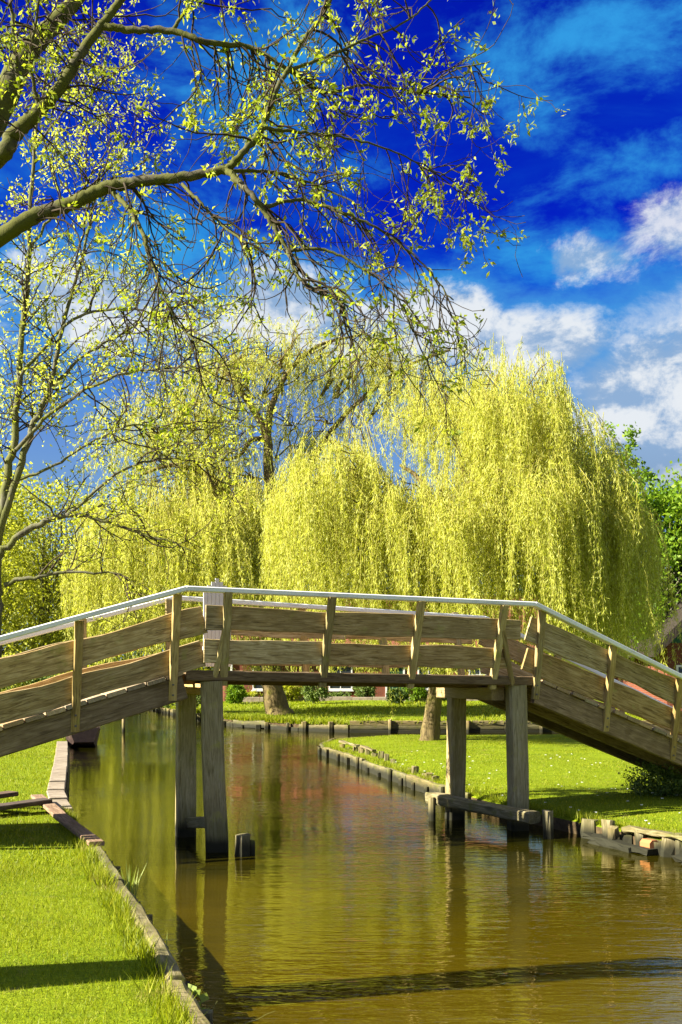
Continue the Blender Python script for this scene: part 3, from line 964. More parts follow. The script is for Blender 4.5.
def willow(name, label, trunk_pts, trunk_r, limbs, lobes, leaf_mat, leaf, group=None, seed=1, twig_r=.007):
    """weeping willow: lobes = (centre, radii, strand count, strand length range, lowest z, leaf step)"""
    rng = np.random.default_rng(seed)
    root = thing(name, label, 'tree', tuple(trunk_pts[0]), group)
    tp = smooth_path(trunk_pts, 16)
    tr = np.interp(np.linspace(0, 1, 16), np.linspace(0, 1, len(trunk_r)), trunk_r)
    tr = tr * (1 + .10 * rng.normal(size=16) * .4)
    # root flare
    v, f = tubes_np([(tp, tr)], 12)
    np_obj('trunk', v, f, M['willow_bark'], root, True)
    paths = []
    for (pts, r0, r1) in limbs:
        sp = smooth_path(pts, 14)
        paths.append((sp, np.linspace(r0, r1, 14)))
    Lp, Ld, Ls = [], [], []
    strands = []
    for (c, rad, cnt, (l0, l1), zlow, step, airy) in lobes:
        c = np.array(c, float); rad = np.array(rad, float)
        # boughs inside the dome
        for _ in range(max(4, cnt // 22)):
            d = unit(rng.normal(size=3)); d[2] = abs(d[2]) * .9 + .1
            e = c + d * rad * rng.uniform(.72, .98)
            src = np.array(limbs[rng.integers(len(limbs))][0][-1], float) * .25 + c * .75 - np.array([0, 0, rad[2] * .2])
            paths.append((limb_path(src, e, .12, 7, .10, rng), np.linspace(.035, .010, 7) * rad[0] / 2.0))
        for i_ in range(cnt):
            if i_ % 7 == 0:
                dc = unit(rng.normal(size=3)); lc = rng.uniform(.55, 1.25); kc = rng.uniform(-.22, .20); sc2 = rng.normal(size=2) * .10
            d = unit(dc + rng.normal(size=3) * (.30 if airy else .13))
            if not airy: d[2] = abs(d[2])
            k = rng.uniform(0, 1.15) ** .6 if airy else rng.uniform(.35, 1.02) if rng.random() < .5 else rng.uniform(.92, 1.08) + kc
            o = c + d * rad * k
            hx = d[:2] * rng.uniform(.1, .9) + rng.normal(size=2) * .30
            L = rng.uniform(l0, l1) * lc * (1.0 if rng.random() < .62 else rng.uniform(.25, .6))
            L = min(L, max(.4, o[2] - zlow - rng.exponential(.35)))
            n = max(4, int(L / .65) + 2)
            s_ = np.linspace(0, L, n)
            sway = rng.normal(size=2) * .08 + sc2 + np.array([.07, -.04])
            pts = np.empty((n, 3))
            pts[:, :2] = o[:2] + np.outer(1 - np.exp(-s_ / .45), hx * .55) + np.outer((s_ / 2.0) ** 1.3, sway) + rng.normal(size=(n, 2)) * .035
            pts[:, 2] = o[2] + .12 * np.sin(np.minimum(s_ / .5, 1) * np.pi) - np.maximum(0, s_ - .12 * rng.random()) * .98
            strands.append((pts, np.linspace(twig_r, twig_r * .5, n)))
            m = int(L / step)
            if m < 2: continue
            q = np.sort(rng.uniform(0.05, 1, m)) * L
            P_ = np.stack([np.interp(q, s_, pts[:, a]) for a in range(3)], 1) + rng.normal(size=(m, 3)) * .05
            D = rng.normal(size=(m, 3)) * .48 + np.array([0, 0, -1.0])
            Lp.append(P_); Ld.append(D)
            Ls.append(np.full(m, rng.uniform(.8, 1.2)))
    v, f = tubes_np(paths, 6)
    np_obj('limbs', v, f, M['willow_bark'], root, True)
    v, f = tubes_np(strands, 3)
    np_obj('hanging_twigs', v, f, M['willow_twig'], root)
    pos, dr, sc_ = np.concatenate(Lp), np.concatenate(Ld), np.concatenate(Ls)
    n = len(pos)
    v, f = leaves_np(pos, dr, leaf[0] * rng.uniform(.7, 1.3, n) * sc_, leaf[1] * rng.uniform(.7, 1.3, n) * sc_, .12)
    np_obj('crown', v, f, leaf_mat, root)
    print(name, 'leaves', n)
    return root


def lobe(px, py_top, rx_px, Y, rz, ry, cnt, lens, zlow, step, airy=False):
    """a dome whose top stands at (px, py_top) at distance Y"""
    top = P(px, py_top, Y)
    return ((top.x, Y, top.z - rz), (rx_px / F * Y, ry, rz), cnt, lens, zlow, step, airy)


# the big bright willow on the near right lawn
R = 28.2
rt = [(2.30, R, .15), (2.38, R, .9), (2.52, R, 1.9), (2.75, R, 2.9), (3.0, R + .1, 3.8)]
def PT(px, py, Y): return tuple(P(px, py, Y))
rl = [([rt[3], PT(420, 560, R), PT(385, 500, R - .3), PT(340, 460, R - .5)], .17, .05),
      ([rt[4], PT(470, 500, R + .3), PT(480, 430, R + .5), PT(498, 375, R + .6)], .20, .04),
      ([rt[4], PT(480, 510, R), PT(530, 450, R - .2), PT(560, 400, R - .3)], .17, .04),
      ([rt[4], PT(500, 540, R - .2), PT(560, 510, R - .4), PT(612, 485, R - .5)], .15, .04),
      ([rt[4], PT(440, 520, R + .2), PT(420, 480, R + .8), PT(400, 465, R + 1)], .13, .04),
      ([PT(470, 500, R + .3), PT(455, 440, R + .6), PT(430, 385, R + 1.0)], .10, .03),
      ([rt[4], PT(450, 530, R - 1), PT(440, 490, R - 2)], .12, .04)]
lobes_r = [lobe(338, 432, 56, R - .4, 1.7, 1.9, 430, (2.6, 5.4), 1.7, .019),
           lobe(308, 470, 34, R + .5, 1.4, 1.4, 150, (2.5, 4.8), 1.7, .019),
           lobe(402, 478, 48, R - .8, 1.2, 1.8, 360, (2.4, 4.6), 1.7, .019),
           lobe(455, 470, 52, R - 1.6, 1.4, 1.6, 360, (2.4, 4.6), 1.6, .019),
           lobe(512, 350, 66, R + .2, 2.2, 2.3, 480, (2.2, 5.6), 1.7, .019),
           lobe(455, 372, 48, R + 1.2, 1.5, 1.6, 170, (1.2, 2.8), 3.5, .021),
           lobe(558, 392, 48, R - .3, 2.1, 2.0, 400, (2.4, 6.0), 1.7, .019),
           lobe(522, 440, 50, R - 2.0, 1.6, 1.4, 300, (2.4, 5.0), 1.6, .019),
           lobe(596, 460, 42, R - .2, 1.9, 1.9, 400, (2.6, 5.2), 1.6, .019),
           lobe(572, 470, 40, R - 1.6, 1.6, 1.4, 240, (2.6, 5.0), 1.7, .019),
           lobe(418, 362, 46, R + 1.4, 1.05, 1.5, 170, (.5, 1.5), 4.0, .024, True),
           lobe(352, 390, 40, R + 1.2, .9, 1.4, 45, (.4, 1.5), 4.0, .026, True),
           lobe(365, 560, 10, R + 1.5, .5, .4, 16, (3.3, 4.3), .55, .03)]
willow('willow_tree', 'big bright yellow weeping willow on the near right lawn', rt, (.31, .225, .20, .185, .16), rl, lobes_r, M['willow_leaf'], (.115, .0165), seed=3, twig_r=.009)

# the taller willow on the far lawn, its trunk seen under the bridge
Q = 42.5
lt = [PT(279, 716.5, Q), PT(277, 708, Q), PT(273, 690, Q), PT(271, 660, Q), PT(272, 610, Q), PT(274, 560, Q), PT(273, 510, Q)]
ll = [([lt[6], PT(268, 465, Q), PT(267, 435, Q), PT(250, 405, Q), PT(232, 380, Q), PT(215, 355, Q)], .26, .05),
      ([PT(267, 438, Q), PT(272, 405, Q), PT(290, 370, Q + 1), PT(320, 345, Q + 1.5), PT(360, 335, Q + 2)], .17, .04),
      ([lt[5], PT(250, 520, Q), PT(215, 480, Q - .5), PT(175, 465, Q - 1), PT(140, 475, Q - 1)], .20, .05),
      ([lt[5], PT(240, 530, Q - 1), PT(215, 490, Q - 2), PT(205, 465, Q - 2.5)], .16, .05),
      ([lt[6], PT(300, 480, Q + .5), PT(340, 420, Q + 1.5), PT(400, 370, Q + 2.5), PT(450, 350, Q + 3)], .17, .04),
      ([PT(267, 440, Q), PT(252, 440, Q), PT(240, 455, Q), PT(225, 460, Q)], .12, .05)]
lobes_l = [lobe(222, 455, 62, Q - .5, 2.4, 2.6, 420, (3.5, 7.0), 1.6, .032),
           lobe(150, 468, 58, Q - 1, 2.2, 2.6, 330, (3.0, 6.5), 1.5, .034),
           lobe(258, 478, 36, Q - 2, 1.6, 1.8, 170, (3.0, 6.0), 1.6, .032),
           lobe(112, 520, 40, Q + .5, 1.8, 2.2, 190, (2.5, 5.0), 2.0, .034),
           lobe(205, 500, 50, Q - 3, 1.7, 1.6, 230, (3.0, 5.5), 2.2, .032),
           lobe(300, 520, 40, Q + 1, 1.6, 1.8, 150, (3.0, 5.5), 1.5, .032),
           lobe(238, 305, 50, Q, 2.2, 2.4, 420, (.3, 1.3), 6.0, .036, True),
           lobe(300, 312, 55, Q + 1.5, 2.0, 2.2, 430, (.3, 1.4), 6.0, .036, True),
           lobe(372, 318, 60, Q + 2.5, 2.0, 2.4, 400, (.4, 1.8), 6.0, .036, True),
           lobe(436, 340, 50, Q + 3, 2.2, 2.4, 200, (.4, 1.8), 6.0, .036, True),
           lobe(186, 352, 48, Q - .3, 2.0, 2.2, 380, (.3, 1.4), 6.0, .036, True),
           lobe(318, 385, 48, Q + 1, 2.2, 2.2, 300, (.3, 1.6), 5.0, .036, True),
           lobe(236, 388, 40, Q - .5, 2.0, 2.2, 170, (.3, 1.6), 5.0, .036, True),
           lobe(140, 392, 52, Q + .5, 2.2, 2.4, 360, (.3, 1.3), 5.0, .036, True),
           lobe(200, 400, 50, Q + .5, 2.2, 2.2, 340, (.3, 1.4), 5.0, .036, True),
           lobe(268, 640, 10, Q - 2, .5, .5, 10, (1.2, 2.4), 1.2, .05),
           lobe(262, 630, 14, Q - .9, .6, .6, 14, (1.0, 2.6), 1.0, .05)]
willow('willow_tree', 'taller sparser willow behind, its thick trunk seen under the bridge span', lt, (.66, .48, .41, .38, .35, .32, .27), ll, lobes_l, M['willow_leaf_olive'], (.16, .027), seed=9, twig_r=.011)


# ---- trees grown branch by branch, for the bare spring trees near the camera
def grow(p, d, L, r, lev, paths, tips, rng, spec):
    n = max(4, int(L / spec['seg']))
    pts = [np.array(p, float)]
    d = unit(np.array(d, float))
    for i in range(n):
        t = i / n
        d = unit(d + rng.normal(size=3) * spec['wander'] + np.array([0, 0, spec['droop'] * (1 - 1.9 * t) * -1.0 if lev >= spec['drooplev'] else spec['lift']]) * .5)
        pts.append(pts[-1] + d * L / n)
    pts = np.array(pts)
    rad = np.linspace(r, max(r * .35, spec['rmin']), n + 1)
    paths.append((pts, rad))
    if lev >= spec['levels']:
        for _ in range(spec['tipn']):
            i = rng.integers(max(1, n // 3), n + 1)
            tips.append((pts[i], pts[i] - pts[i - 1]))
        tips.append((pts[-1], pts[-1] - pts[-2]))
        return
    sub(pts, rad, L, lev, paths, tips, rng, spec)


def sub(pts, rad, L, lev, paths, tips, rng, spec):
    n = len(pts) - 1
    cnt = max(2, int(L * spec['dens'][lev] + rng.random()))
    for _ in range(cnt):
        s_ = rng.uniform(.15, 1.0)
        i = min(n - 1, int(s_ * n))
        base = pts[i] + (pts[i + 1] - pts[i]) * (s_ * n - i)
        tan = unit(pts[i + 1] - pts[i])
        side_ = unit(np.cross(tan, rng.normal(size=3)))
        a = rng.uniform(.5, 1.15)
        nd = tan * math.cos(a) + side_ * math.sin(a) + np.array([0, 0, spec['bias']])
        grow(base, nd, spec['len'][lev] * rng.uniform(.45, 1.25), min(rad[i] * .6, spec['rad'][lev]), lev + 1, paths, tips, rng, spec)


def leaf_clusters(tips, rng, per, length, width, spread):
    pos, dr = [], []
    for (p, d) in tips:
        k = rng.integers(per[0], per[1] + 1)
        if k == 0: continue
        dd = unit(rng.normal(size=(k, 3)) * .9 + unit(d) * .5 + np.array([0, 0, -.15]))
        pos.append(np.repeat(np.array(p)[None], k, 0) + rng.normal(size=(k, 3)) * spread)
        dr.append(dd)
    pos, dr = np.concatenate(pos), np.concatenate(dr)
    n = len(pos)
    return leaves_np(pos, dr, length * rng.uniform(.55, 1.3, n), width * rng.uniform(.6, 1.3, n), .25)


# foreground ash: the trunk stands on the left lawn beside the camera, boughs reach over the canal
rng = np.random.default_rng(42)
ash = thing('ash_tree', 'near ash tree reaching mossy boughs with young leaves over the canal', 'tree', (-4.45, 6.0, .25))
tb = [(-4.45, 6.0, .15), (-4.4, 6.0, 1.2), (-4.25, 6.0, 2.3), (-3.95, 6.0, 3.1), (-3.65, 6.0, 3.8)]
v, f = tubes_np([(smooth_path(tb, 18), np.interp(np.linspace(0, 1, 18), [0, .12, .5, 1], [.34, .27, .23, .19]))], 14)
np_obj('trunk', v, f, M['ash_bark'], ash, True)
fork = tb[-1]
big = [([fork, PT(-130, 260, 5.9), PT(-40, 175, 6.0), PT(0, 108, 6.1), PT(23, 60, 6.2), PT(48, 30, 6.3), PT(80, -6, 6.4), PT(130, -90, 6.6), PT(160, -200, 6.8)], .135, .03),
       ([PT(-40, 175, 6.0), PT(0, 157, 5.7), PT(15, 134, 5.7), PT(38, 112, 5.7), PT(63, 84, 5.7), PT(79, 56, 5.7), PT(99, 28, 5.7), PT(124, -4, 5.7), PT(160, -70, 5.6)], .062, .02),
       ([tb[3], PT(-90, 300, 5.6), PT(0, 237, 5.3), PT(40, 214, 5.3), PT(75, 202, 5.3), PT(105, 188, 5.3), PT(140, 182, 5.3), PT(185, 177, 5.3), PT(226, 170, 5.3)], .060, .026),
       ([PT(226, 170, 5.3), PT(246, 150, 5.3), PT(262, 128, 5.3), PT(274, 95, 5.3), PT(287, 70, 5.35), PT(305, 38, 5.4), PT(322, 14, 5.4), PT(345, -30, 5.5)], .022, .010),
       ([PT(226, 170, 5.3), PT(245, 188, 5.2), PT(262, 208, 5.2), PT(276, 230, 5.2), PT(287, 250, 5.2), PT(300, 278, 5.1), PT(322, 292, 5.1), PT(352, 305, 5.0)], .021, .006),
       ([PT(222, 171, 5.3), PT(250, 171, 5.4), PT(282, 174, 5.5), PT(318, 186, 5.6), PT(360, 205, 5.6)], .014, .005),
       ([PT(103, 26, 5.7), PT(135, 30, 5.7), PT(172, 31, 5.7), PT(205, 42, 5.7), PT(250, 47, 5.8), PT(282, 66, 5.8), PT(325, 92, 5.9), PT(362, 86, 5.9), PT(420, 92, 6.0), PT(470, 98, 6.1)], .026, .006),
       ([PT(182, 184, 5.3), PT(200, 202, 5.2), PT(218, 222, 5.2), PT(248, 244, 5.1)], .011, .006),
       ([PT(112, 192, 5.3), PT(130, 210, 5.2), PT(144, 236, 5.1), PT(152, 264, 5.1), PT(166, 300, 5.0), PT(180, 326, 5.0), PT(205, 348, 4.9)], .016, .005),
       ([PT(287, 70, 5.35), PT(320, 60, 5.4), PT(360, 42, 5.5), PT(405, 22, 5.6), PT(440, -8, 5.7)], .012, .005),
       ([PT(262, 128, 5.3), PT(300, 132, 5.4), PT(345, 138, 5.5), PT(395, 152, 5.6), PT(440, 176, 5.7)], .012, .004),
       ([PT(262, 208, 5.2), PT(300, 200, 5.3), PT(345, 214, 5.3), PT(390, 236, 5.3), PT(428, 270, 5.3), PT(452, 300, 5.3)], .013, .004),
       ([PT(287, 250, 5.2), PT(325, 250, 5.2), PT(362, 268, 5.2), PT(398, 300, 5.2), PT(418, 338, 5.2)], .011, .004),
       ([PT(40, 114, 5.7), PT(30, 60, 5.6), PT(38, 10, 5.5), PT(36, -40, 5.4)], .014, .006),
       ([PT(20, 90, 6.1), PT(14, 40, 6.0), PT(10, -20, 6.0)], .02, .01),
       ([PT(172, 31, 5.7), PT(190, 5, 5.7), PT(215, -30, 5.8)], .014, .006),
       ([PT(420, 92, 6.0), PT(455, 70, 6.0), PT(490, 62, 6.0)], .007, .004),
       ([PT(440, 176, 5.7), PT(465, 165, 5.7), PT(478, 178, 5.7)], .005, .003)]
paths = []
tips = []
twigs = []
spec = dict(seg=.05, wander=.24, droop=.62, drooplev=1, lift=.02, rmin=.0016, levels=2, tipn=1, dens=(15, 10), len=(.58, .24), rad=(.0062, .0034), bias=-.12)
for (pts, r0, r1) in big:
    sp = smooth_path(pts, 9 * (len(pts) - 1) + 1)
    jj = rng.normal(size=sp.shape) * .0028
    sp = sp + jj
    rd = (np.linspace(1, 0, len(sp)) ** 1.15 * (r0 - r1) + r1) * .8
    paths.append((sp, rd * (1 + .018 * rng.normal(size=len(sp)))))
    seglen = np.linalg.norm(np.diff(sp, axis=0), axis=1).sum()
    # side shoots only where the bough is in the open
    vis = sp[(sp[:, 0] / sp[:, 1] * F + HX) > -30]
    if len(vis) > 5:
        new_tips = []
        low = 1.0 if pts[-1][2] > P(0, 200, pts[-1][1]).z else .42
        sub(vis, np.full(len(vis), min(.012, r1 * 1.6)), np.linalg.norm(np.diff(vis, axis=0), axis=1).sum() * (1.0 if r0 < .03 else .62), 0, twigs, new_tips, rng, spec)
        tips += [q for q in new_tips if rng.random() < (.42 if r0 < .03 else .17) * low]
v, f = tubes_np(paths, 9)
np_obj('boughs', v, f, M['ash_bark'], ash, True)
v, f = tubes_np(twigs, 4)
np_obj('twigs', v, f, M['twig'], ash, True)
v, f = leaf_clusters(tips, rng, (6, 18), .037, .014, .017)
np_obj('crown', v, f, M['ash_leaf'], ash)
print('ash', len(twigs), len(tips), len(f))

# slender multi-stemmed tree at the left edge, farther along the bank
rng = np.random.default_rng(77)
K = 14.5
ald = thing('alder_tree', 'slender grey multi-stemmed tree at the left edge behind the ramp', 'tree', tuple(G(-12, 818, .28)))
b0 = np.array(G(-12, 818, .28)); b0[1] = K; b0[0] = P(-14, 0, K).x; b0[2] = .15
astems = [([tuple(b0), PT(-10, 720, K), PT(-4, 630, K), PT(-5, 575, K)], .105, .055),
          ([PT(-4, 630, K), PT(-6, 560, K), PT(4, 500, K), PT(12, 455, K), PT(18, 400, K), PT(22, 330, K), PT(30, 250, K), PT(34, 150, K), PT(50, 60, K)], .075, .015),
          ([PT(-4, 640, K), PT(-2, 545, K), PT(16, 480, K), PT(32, 430, K), PT(50, 388, K), PT(62, 330, K), PT(84, 250, K), PT(100, 170, K)], .065, .012),
          ([PT(-4, 560, K), PT(20, 535, K), PT(45, 522, K), PT(70, 515, K), PT(98, 518, K), PT(126, 528, K), PT(160, 540, K), PT(192, 550, K)], .05, .010),
          ([PT(4, 585, K), PT(40, 576, K), PT(80, 572, K), PT(122, 574, K)], .032, .010),
          ([PT(12, 455, K), PT(50, 415, K - .3), PT(95, 385, K - .5), PT(140, 370, K - .6), PT(185, 372, K - .8)], .03, .008),
          ([PT(20, 380, K), PT(60, 330, K), PT(100, 310, K), PT(150, 312, K), PT(190, 330, K)], .026, .007),
          ([PT(50, 388, K), PT(90, 352, K + .4), PT(130, 330, K + .6), PT(165, 300, K + .8)], .024, .007),
          ([PT(70, 515, K), PT(110, 478, K), PT(150, 460, K), PT(200, 462, K), PT(236, 475, K)], .022, .006),
          ([PT(30, 250, K), PT(60, 205, K), PT(95, 185, K), PT(130, 180, K)], .022, .006),
          ([PT(16, 480, K), PT(55, 465, K), PT(95, 440, K), PT(135, 425, K), PT(178, 432, K)], .022, .006),
          ([PT(34, 150, K), PT(70, 105, K), PT(100, 90, K)], .018, .006)]
paths, twigs, tips = [], [], []
spec = dict(seg=.14, wander=.24, droop=.10, drooplev=2, lift=.04, rmin=.004, levels=2, tipn=5, dens=(5.8, 6.5), len=(1.15, .50), rad=(.014, .007), bias=.08)
for (pts, r0, r1) in astems:
    sp = smooth_path(pts, 6 * (len(pts) - 1) + 1) + rng.normal(size=(6 * (len(pts) - 1) + 1, 3)) * .012
    paths.append((sp, np.linspace(r0, r1, len(sp))))
    L = np.linalg.norm(np.diff(sp, axis=0), axis=1).sum()
    if r0 < .1:
        sub(sp[len(sp) // 5:], np.full(len(sp), .022), L * .8, 0, twigs, tips, rng, spec)
v, f = tubes_np(paths[:1], 10)
np_obj('trunk', v, f, M['alder_bark'], ald, True)
v, f = tubes_np(paths[1:], 8)
np_obj('stems', v, f, M['alder_bark'], ald, True)
v, f = tubes_np(twigs, 3)
np_obj('twigs', v, f, M['twig'], ald, True)
v, f = leaf_clusters(tips, rng, (0, 5), .054, .028, .04)
np_obj('crown', v, f, M['alder_leaf'], ald)
print('alder', len(twigs), len(tips), len(f))


# ---- leafy trees and shrubs farther off
def leafy_tree(name, label, base, height, crown, mat, leaf, per, cat='tree', group=None, seed=1, stems=1, bark='alder_bark', r=.18):
    rng = np.random.default_rng(seed)
    root = thing(name, label, cat, tuple(base), group)
    base = np.array(base, float)
    paths = []
    tops = []
    for k in range(stems):
        off = rng.normal(size=3) * np.array([.35, .35, 0]) * (stems > 1) * height / 6
        tip = base + np.array([0, 0, height * .78]) + off * 2.2 + rng.normal(size=3) * np.array([.2, .2, .1])
        p = limb_path(base + off * .4 - np.array([0, 0, .1]), tip, 0, 10, .05, rng)
        paths.append((p, np.linspace(r / math.sqrt(stems), r * .12, 10)))
        tops.append(p)
    nt = len(paths)
    pos, dr = [], []
    for (c, rad, ncl) in crown:
        c = base + np.array(c, float); rad = np.array(rad, float)
        for _ in range(ncl):
            d = unit(rng.normal(size=3))
            k = rng.uniform(.25, 1.0) ** .55
            e = c + d * rad * k * rng.uniform(.85, 1.12)
            st = tops[rng.integers(len(tops))]
            j = int(np.clip((e[2] - base[2]) / height * 8, 2, 8))
            if rng.random() < .45:
                paths.append((limb_path(st[j], e, .06, 6, .10, rng), np.linspace(r * .22, r * .04, 6)))
            m = int(per * rng.uniform(.5, 1.5))
            sg = min(rad) * rng.uniform(.13, .24)
            pos.append(e + rng.normal(size=(m, 3)) * sg)
            dr.append(rng.normal(size=(m, 3)) + d * .6)
    v, f = tubes_np(paths[:nt], 8)
    np_obj('trunk' if cat == 'tree' else 'stem', v, f, M[bark], root, True)
    if len(paths) > nt:
        v, f = tubes_np(paths[nt:], 4)
        np_obj('limbs', v, f, M[bark], root, True)
    pos, dr = np.concatenate(pos), np.concatenate(dr)
    n = len(pos)
    v, f = leaves_np(pos, dr, leaf[0] * rng.uniform(.6, 1.3, n), leaf[1] * rng.uniform(.6, 1.3, n), .15)
    np_obj('crown' if cat == 'tree' else 'foliage', v, f, mat, root)
    return root


# fresh green trees behind the right end of the bridge
c = P(662, 690, 43); c.z = .4
leafy_tree('green_tree', 'bushy fresh green tree behind the willow beside the thatched cottage', c, 10.5, [((0, 0, 5.2), (2.5, 2.2, 3.1), 105), ((1.0, 0, 7.9), (1.8, 1.6, 2.3), 52), ((-1.1, .4, 8.2), (1.1, 1.2, 1.9), 34), ((2.6, 0, 5.4), (1.7, 1.6, 3.4), 60)], M['green_leaf'], (.20, .12), 80, seed=31, r=.22)
c = P(606, 690, 50); c.z = .4
leafy_tree('poplar_tree', 'narrow green poplar whose tips rise just above the willow', c, 13.6, [((0, 0, 7), (1.0, 1.0, 3.0), 30), ((.55, 0, 11.6), (.75, .7, 2.0), 30), ((-.75, 0, 11.2), (.50, .5, 1.5), 16), ((1.5, 0, 9.8), (1.0, .8, 1.6), 26)], M['green_leaf'], (.17, .12), 42, seed=32, r=.2)

# yellow-green trees and bushes filling the far left
far = [(40, 62, 13.5, 3.2, 'third from the left'), (95, 70, 13.5, 3.4, 'fourth from the left'), (-30, 58, 13, 3.4, 'leftmost, cut by the picture edge'), (150, 75, 13.5, 3.6, 'rightmost, half behind the willow curtain'), (5, 75, 16, 3.8, 'tall one second from the left')]
for i, (px, Y, h, rw, which) in enumerate(far):
    c = P(px, 690, Y); c.z = .45
    leafy_tree('garden_tree', 'yellow-green tree of the thicket behind the left ramp, ' + which, c, h, [((0, 0, h * .62), (rw, rw * .8, h * .36), 90), ((rw * .5, 0, h * .35), (rw * .8, rw * .7, h * .26), 45), ((-rw * .5, .4, h * .4), (rw * .7, rw * .7, h * .25), 45)], M['yellow_leaf'], (.24, .13), 62, group='trees beyond the left ramp', seed=50 + i, stems=3, r=.22)
far = [(20, 47, 1.9, 1.8, 'second from the left'), (70, 52, 2.2, 2.2, 'third from the left'), (118, 66, 2.6, 2.4, 'fourth from the left'), (-25, 44, 2.4, 2.0, 'leftmost, cut by the picture edge'), (165, 72, 2.8, 2.6, 'last before the willow curtain')]
for i, (px, Y, h, rw, which) in enumerate(far):
    c = P(px, 690, Y); c.z = .4
    leafy_tree('garden_bush', 'low leafy bush under the far left trees, ' + which, c, h, [((0, 0, h * .5), (rw, rw * .7, h * .5), 70)], M['yellow_leaf'] if i % 2 else M['shrub_leaf'], (.16, .09), 60, cat='bush', group='bushes under the left trees', seed=70 + i, stems=4, r=.06)
# hedge-like dark trees far behind the cottages, closing the horizon
for i, (px, Y, h, rw) in enumerate([(215, 84, 9, 4.5), (290, 92, 10, 5), (370, 88, 9.5, 5), (450, 95, 10, 5.2), (530, 88, 9, 5), (600, 92, 9.5, 5), (690, 80, 10, 5), (770, 76, 11, 5.5), (-60, 95, 13, 6), (110, 100, 11, 6), (-170, 80, 13, 6)]):
    c = P(px, 690, Y); c.z = .55
    leafy_tree('background_tree', 'dull green tree far behind the cottages', c, h, [((0, 0, h * .5), (rw, rw * .7, h * .48), 120)], M['green_leaf'] if i % 3 else M['yellow_leaf'], (.36, .22), 55, group='trees behind the cottages', seed=90 + i, stems=2, r=.3)

# garden shrubs before the brick cottage
for i, (px, py, h, rw, mt, lab) in enumerate([(314, 703, 1.25, .6, 'shrub_leaf', 'tall leafy shrub before the brick cottage wall'),
                                              (338, 700, .35, .8, 'shrub_leaf', 'low spreading shrub right of the tall garden shrub'),
                                              (397, 703, .6, .5, 'dark_leaf', 'dark rounded shrub before the cottage door'),
                                              (247, 700, .4, .8, 'yellow_leaf', 'yellow-green low shrub at the left cottage corner'),
                                              (440, 701, .5, .8, 'shrub_leaf', 'grey-green shrub behind the far right trestle pile'),
                                              (475, 700, .5, 1.2, 'yellow_leaf', 'pale bushy border shrub right of the trestle'),
                                              (288, 701, 1.0, .6, 'yellow_leaf', 'yellow-green shrub right beside the willow trunk'),
                                              (366, 700, .9, .5, 'shrub_leaf', 'upright shrub left of the dark cottage door'),
                                              (415, 701, 1.1, .6, 'green_leaf', 'fresh green shrub right of the dark cottage door'),
                                              (500, 699, 1.2, .9, 'shrub_leaf', 'large shrub at the cottage wall behind the right trestle'),
                                              (235, 702, .9, .5, 'green_leaf', 'fresh green shrub hiding the foot of the white downpipe'),
                                              (186, 708, 1.1, 1.2, 'shrub_leaf', 'rounded waterside shrub behind the left trestle')]):
    c = G(px, py, .55)
    leafy_tree('garden_shrub', lab, c, h, [((0, 0, h * .5), (rw, rw * .7, h * .52), 60)], M[mt], (.11, .06), 55, cat='shrub', seed=120 + i, stems=3, r=.05)
# low shrub at the foot of the right ramp
leafy_tree('ramp_shrub', 'low grey-green shrub at the foot of the right ramp', (5.15, 16.35, .22), .62, [((0, 0, .26), (.95, .45, .32), 120), ((.9, .2, .28), (.8, .4, .34), 80)], M['shrub_leaf'], (.055, .026), 60, cat='shrub', seed=140, stems=5, r=.02)

# waterside plants on the left bank
def blades(name, label, base, n, h, lean, width, mat, seed):
    rng = np.random.default_rng(seed)
    V, Fc = [], []
    for i in range(n):
        a = rng.uniform(0, 6.28); r_ = rng.uniform(0, .06)
        b = np.array(base) + np.array([math.cos(a) * r_, math.sin(a) * r_ * 2.2, 0])
        hh = h * rng.uniform(.5, 1.1)
        d = np.array([math.cos(a), math.sin(a), 0]) * lean * hh * rng.uniform(.3, 1.2)
        s_ = np.array([-math.sin(a), math.cos(a), 0]) * width
        k = len(V)
        V += [b - s_, b + s_, b + d * .35 + s_ * .9 + np.array([0, 0, hh * .6]), b + d * .35 - s_ * .9 + np.array([0, 0, hh * .6]), b + d + np.array([0, 0, hh])]
        Fc += [(k, k + 1, k + 2, k + 3), (k + 3, k + 2, k + 4)]
    o = py_obj(name, V, Fc, mat)
    return tag(o, label, 'plant')


xy = lambda y: float(np.interp(y, [p[1] for p in LEFT_EDGE], [p[0] for p in LEFT_EDGE]))
blades('reed_plant', 'pale reed tuft growing from the water at the left bank', (xy(9.9) + .16, 9.9, -.05), 22, .46, .42, .007, M['reed_leaf'], 1)
blades('reed_plant', 'few thin reed blades nearer on the left bank edge', (xy(7.6) + .12, 7.6, -.03), 7, .34, .8, .005, M['reed_leaf'], 2)
leafy_tree('waterside_plant', 'small round-leaved plant at the waterline of the near left bank', (xy(6.55) + .13, 6.55, -.02), .2, [((0, 0, .14), (.06, .07, .09), 8)], M['reed_leaf'], (.075, .055), 3, cat='plant', seed=9, stems=3, r=.008)
leafy_tree('waterside_weed', 'tiny reddish weed sprig at the bottom of the left bank', (xy(6.0) + .12, 6.0, -.02), .16, [((0.03, 0, .10), (.06, .05, .05), 5)], M['shrub_leaf'], (.04, .02), 3, cat='plant', seed=10, stems=2, r=.005)

# ------------------------------------------------------------------ cottages
def quad_box(name, x0, x1, y0, y1, z0, z1, mat, parent):
    V = [(x, y, z) for x in (x0, x1) for y in (y0, y1) for z in (z0, z1)]
    Fc = [(0, 1, 3, 2), (4, 6, 7, 5), (0, 4, 5, 1), (2, 3, 7, 6), (0, 2, 6, 4), (1, 5, 7, 3)]
    return py_obj(name, V, Fc, mat, parent)


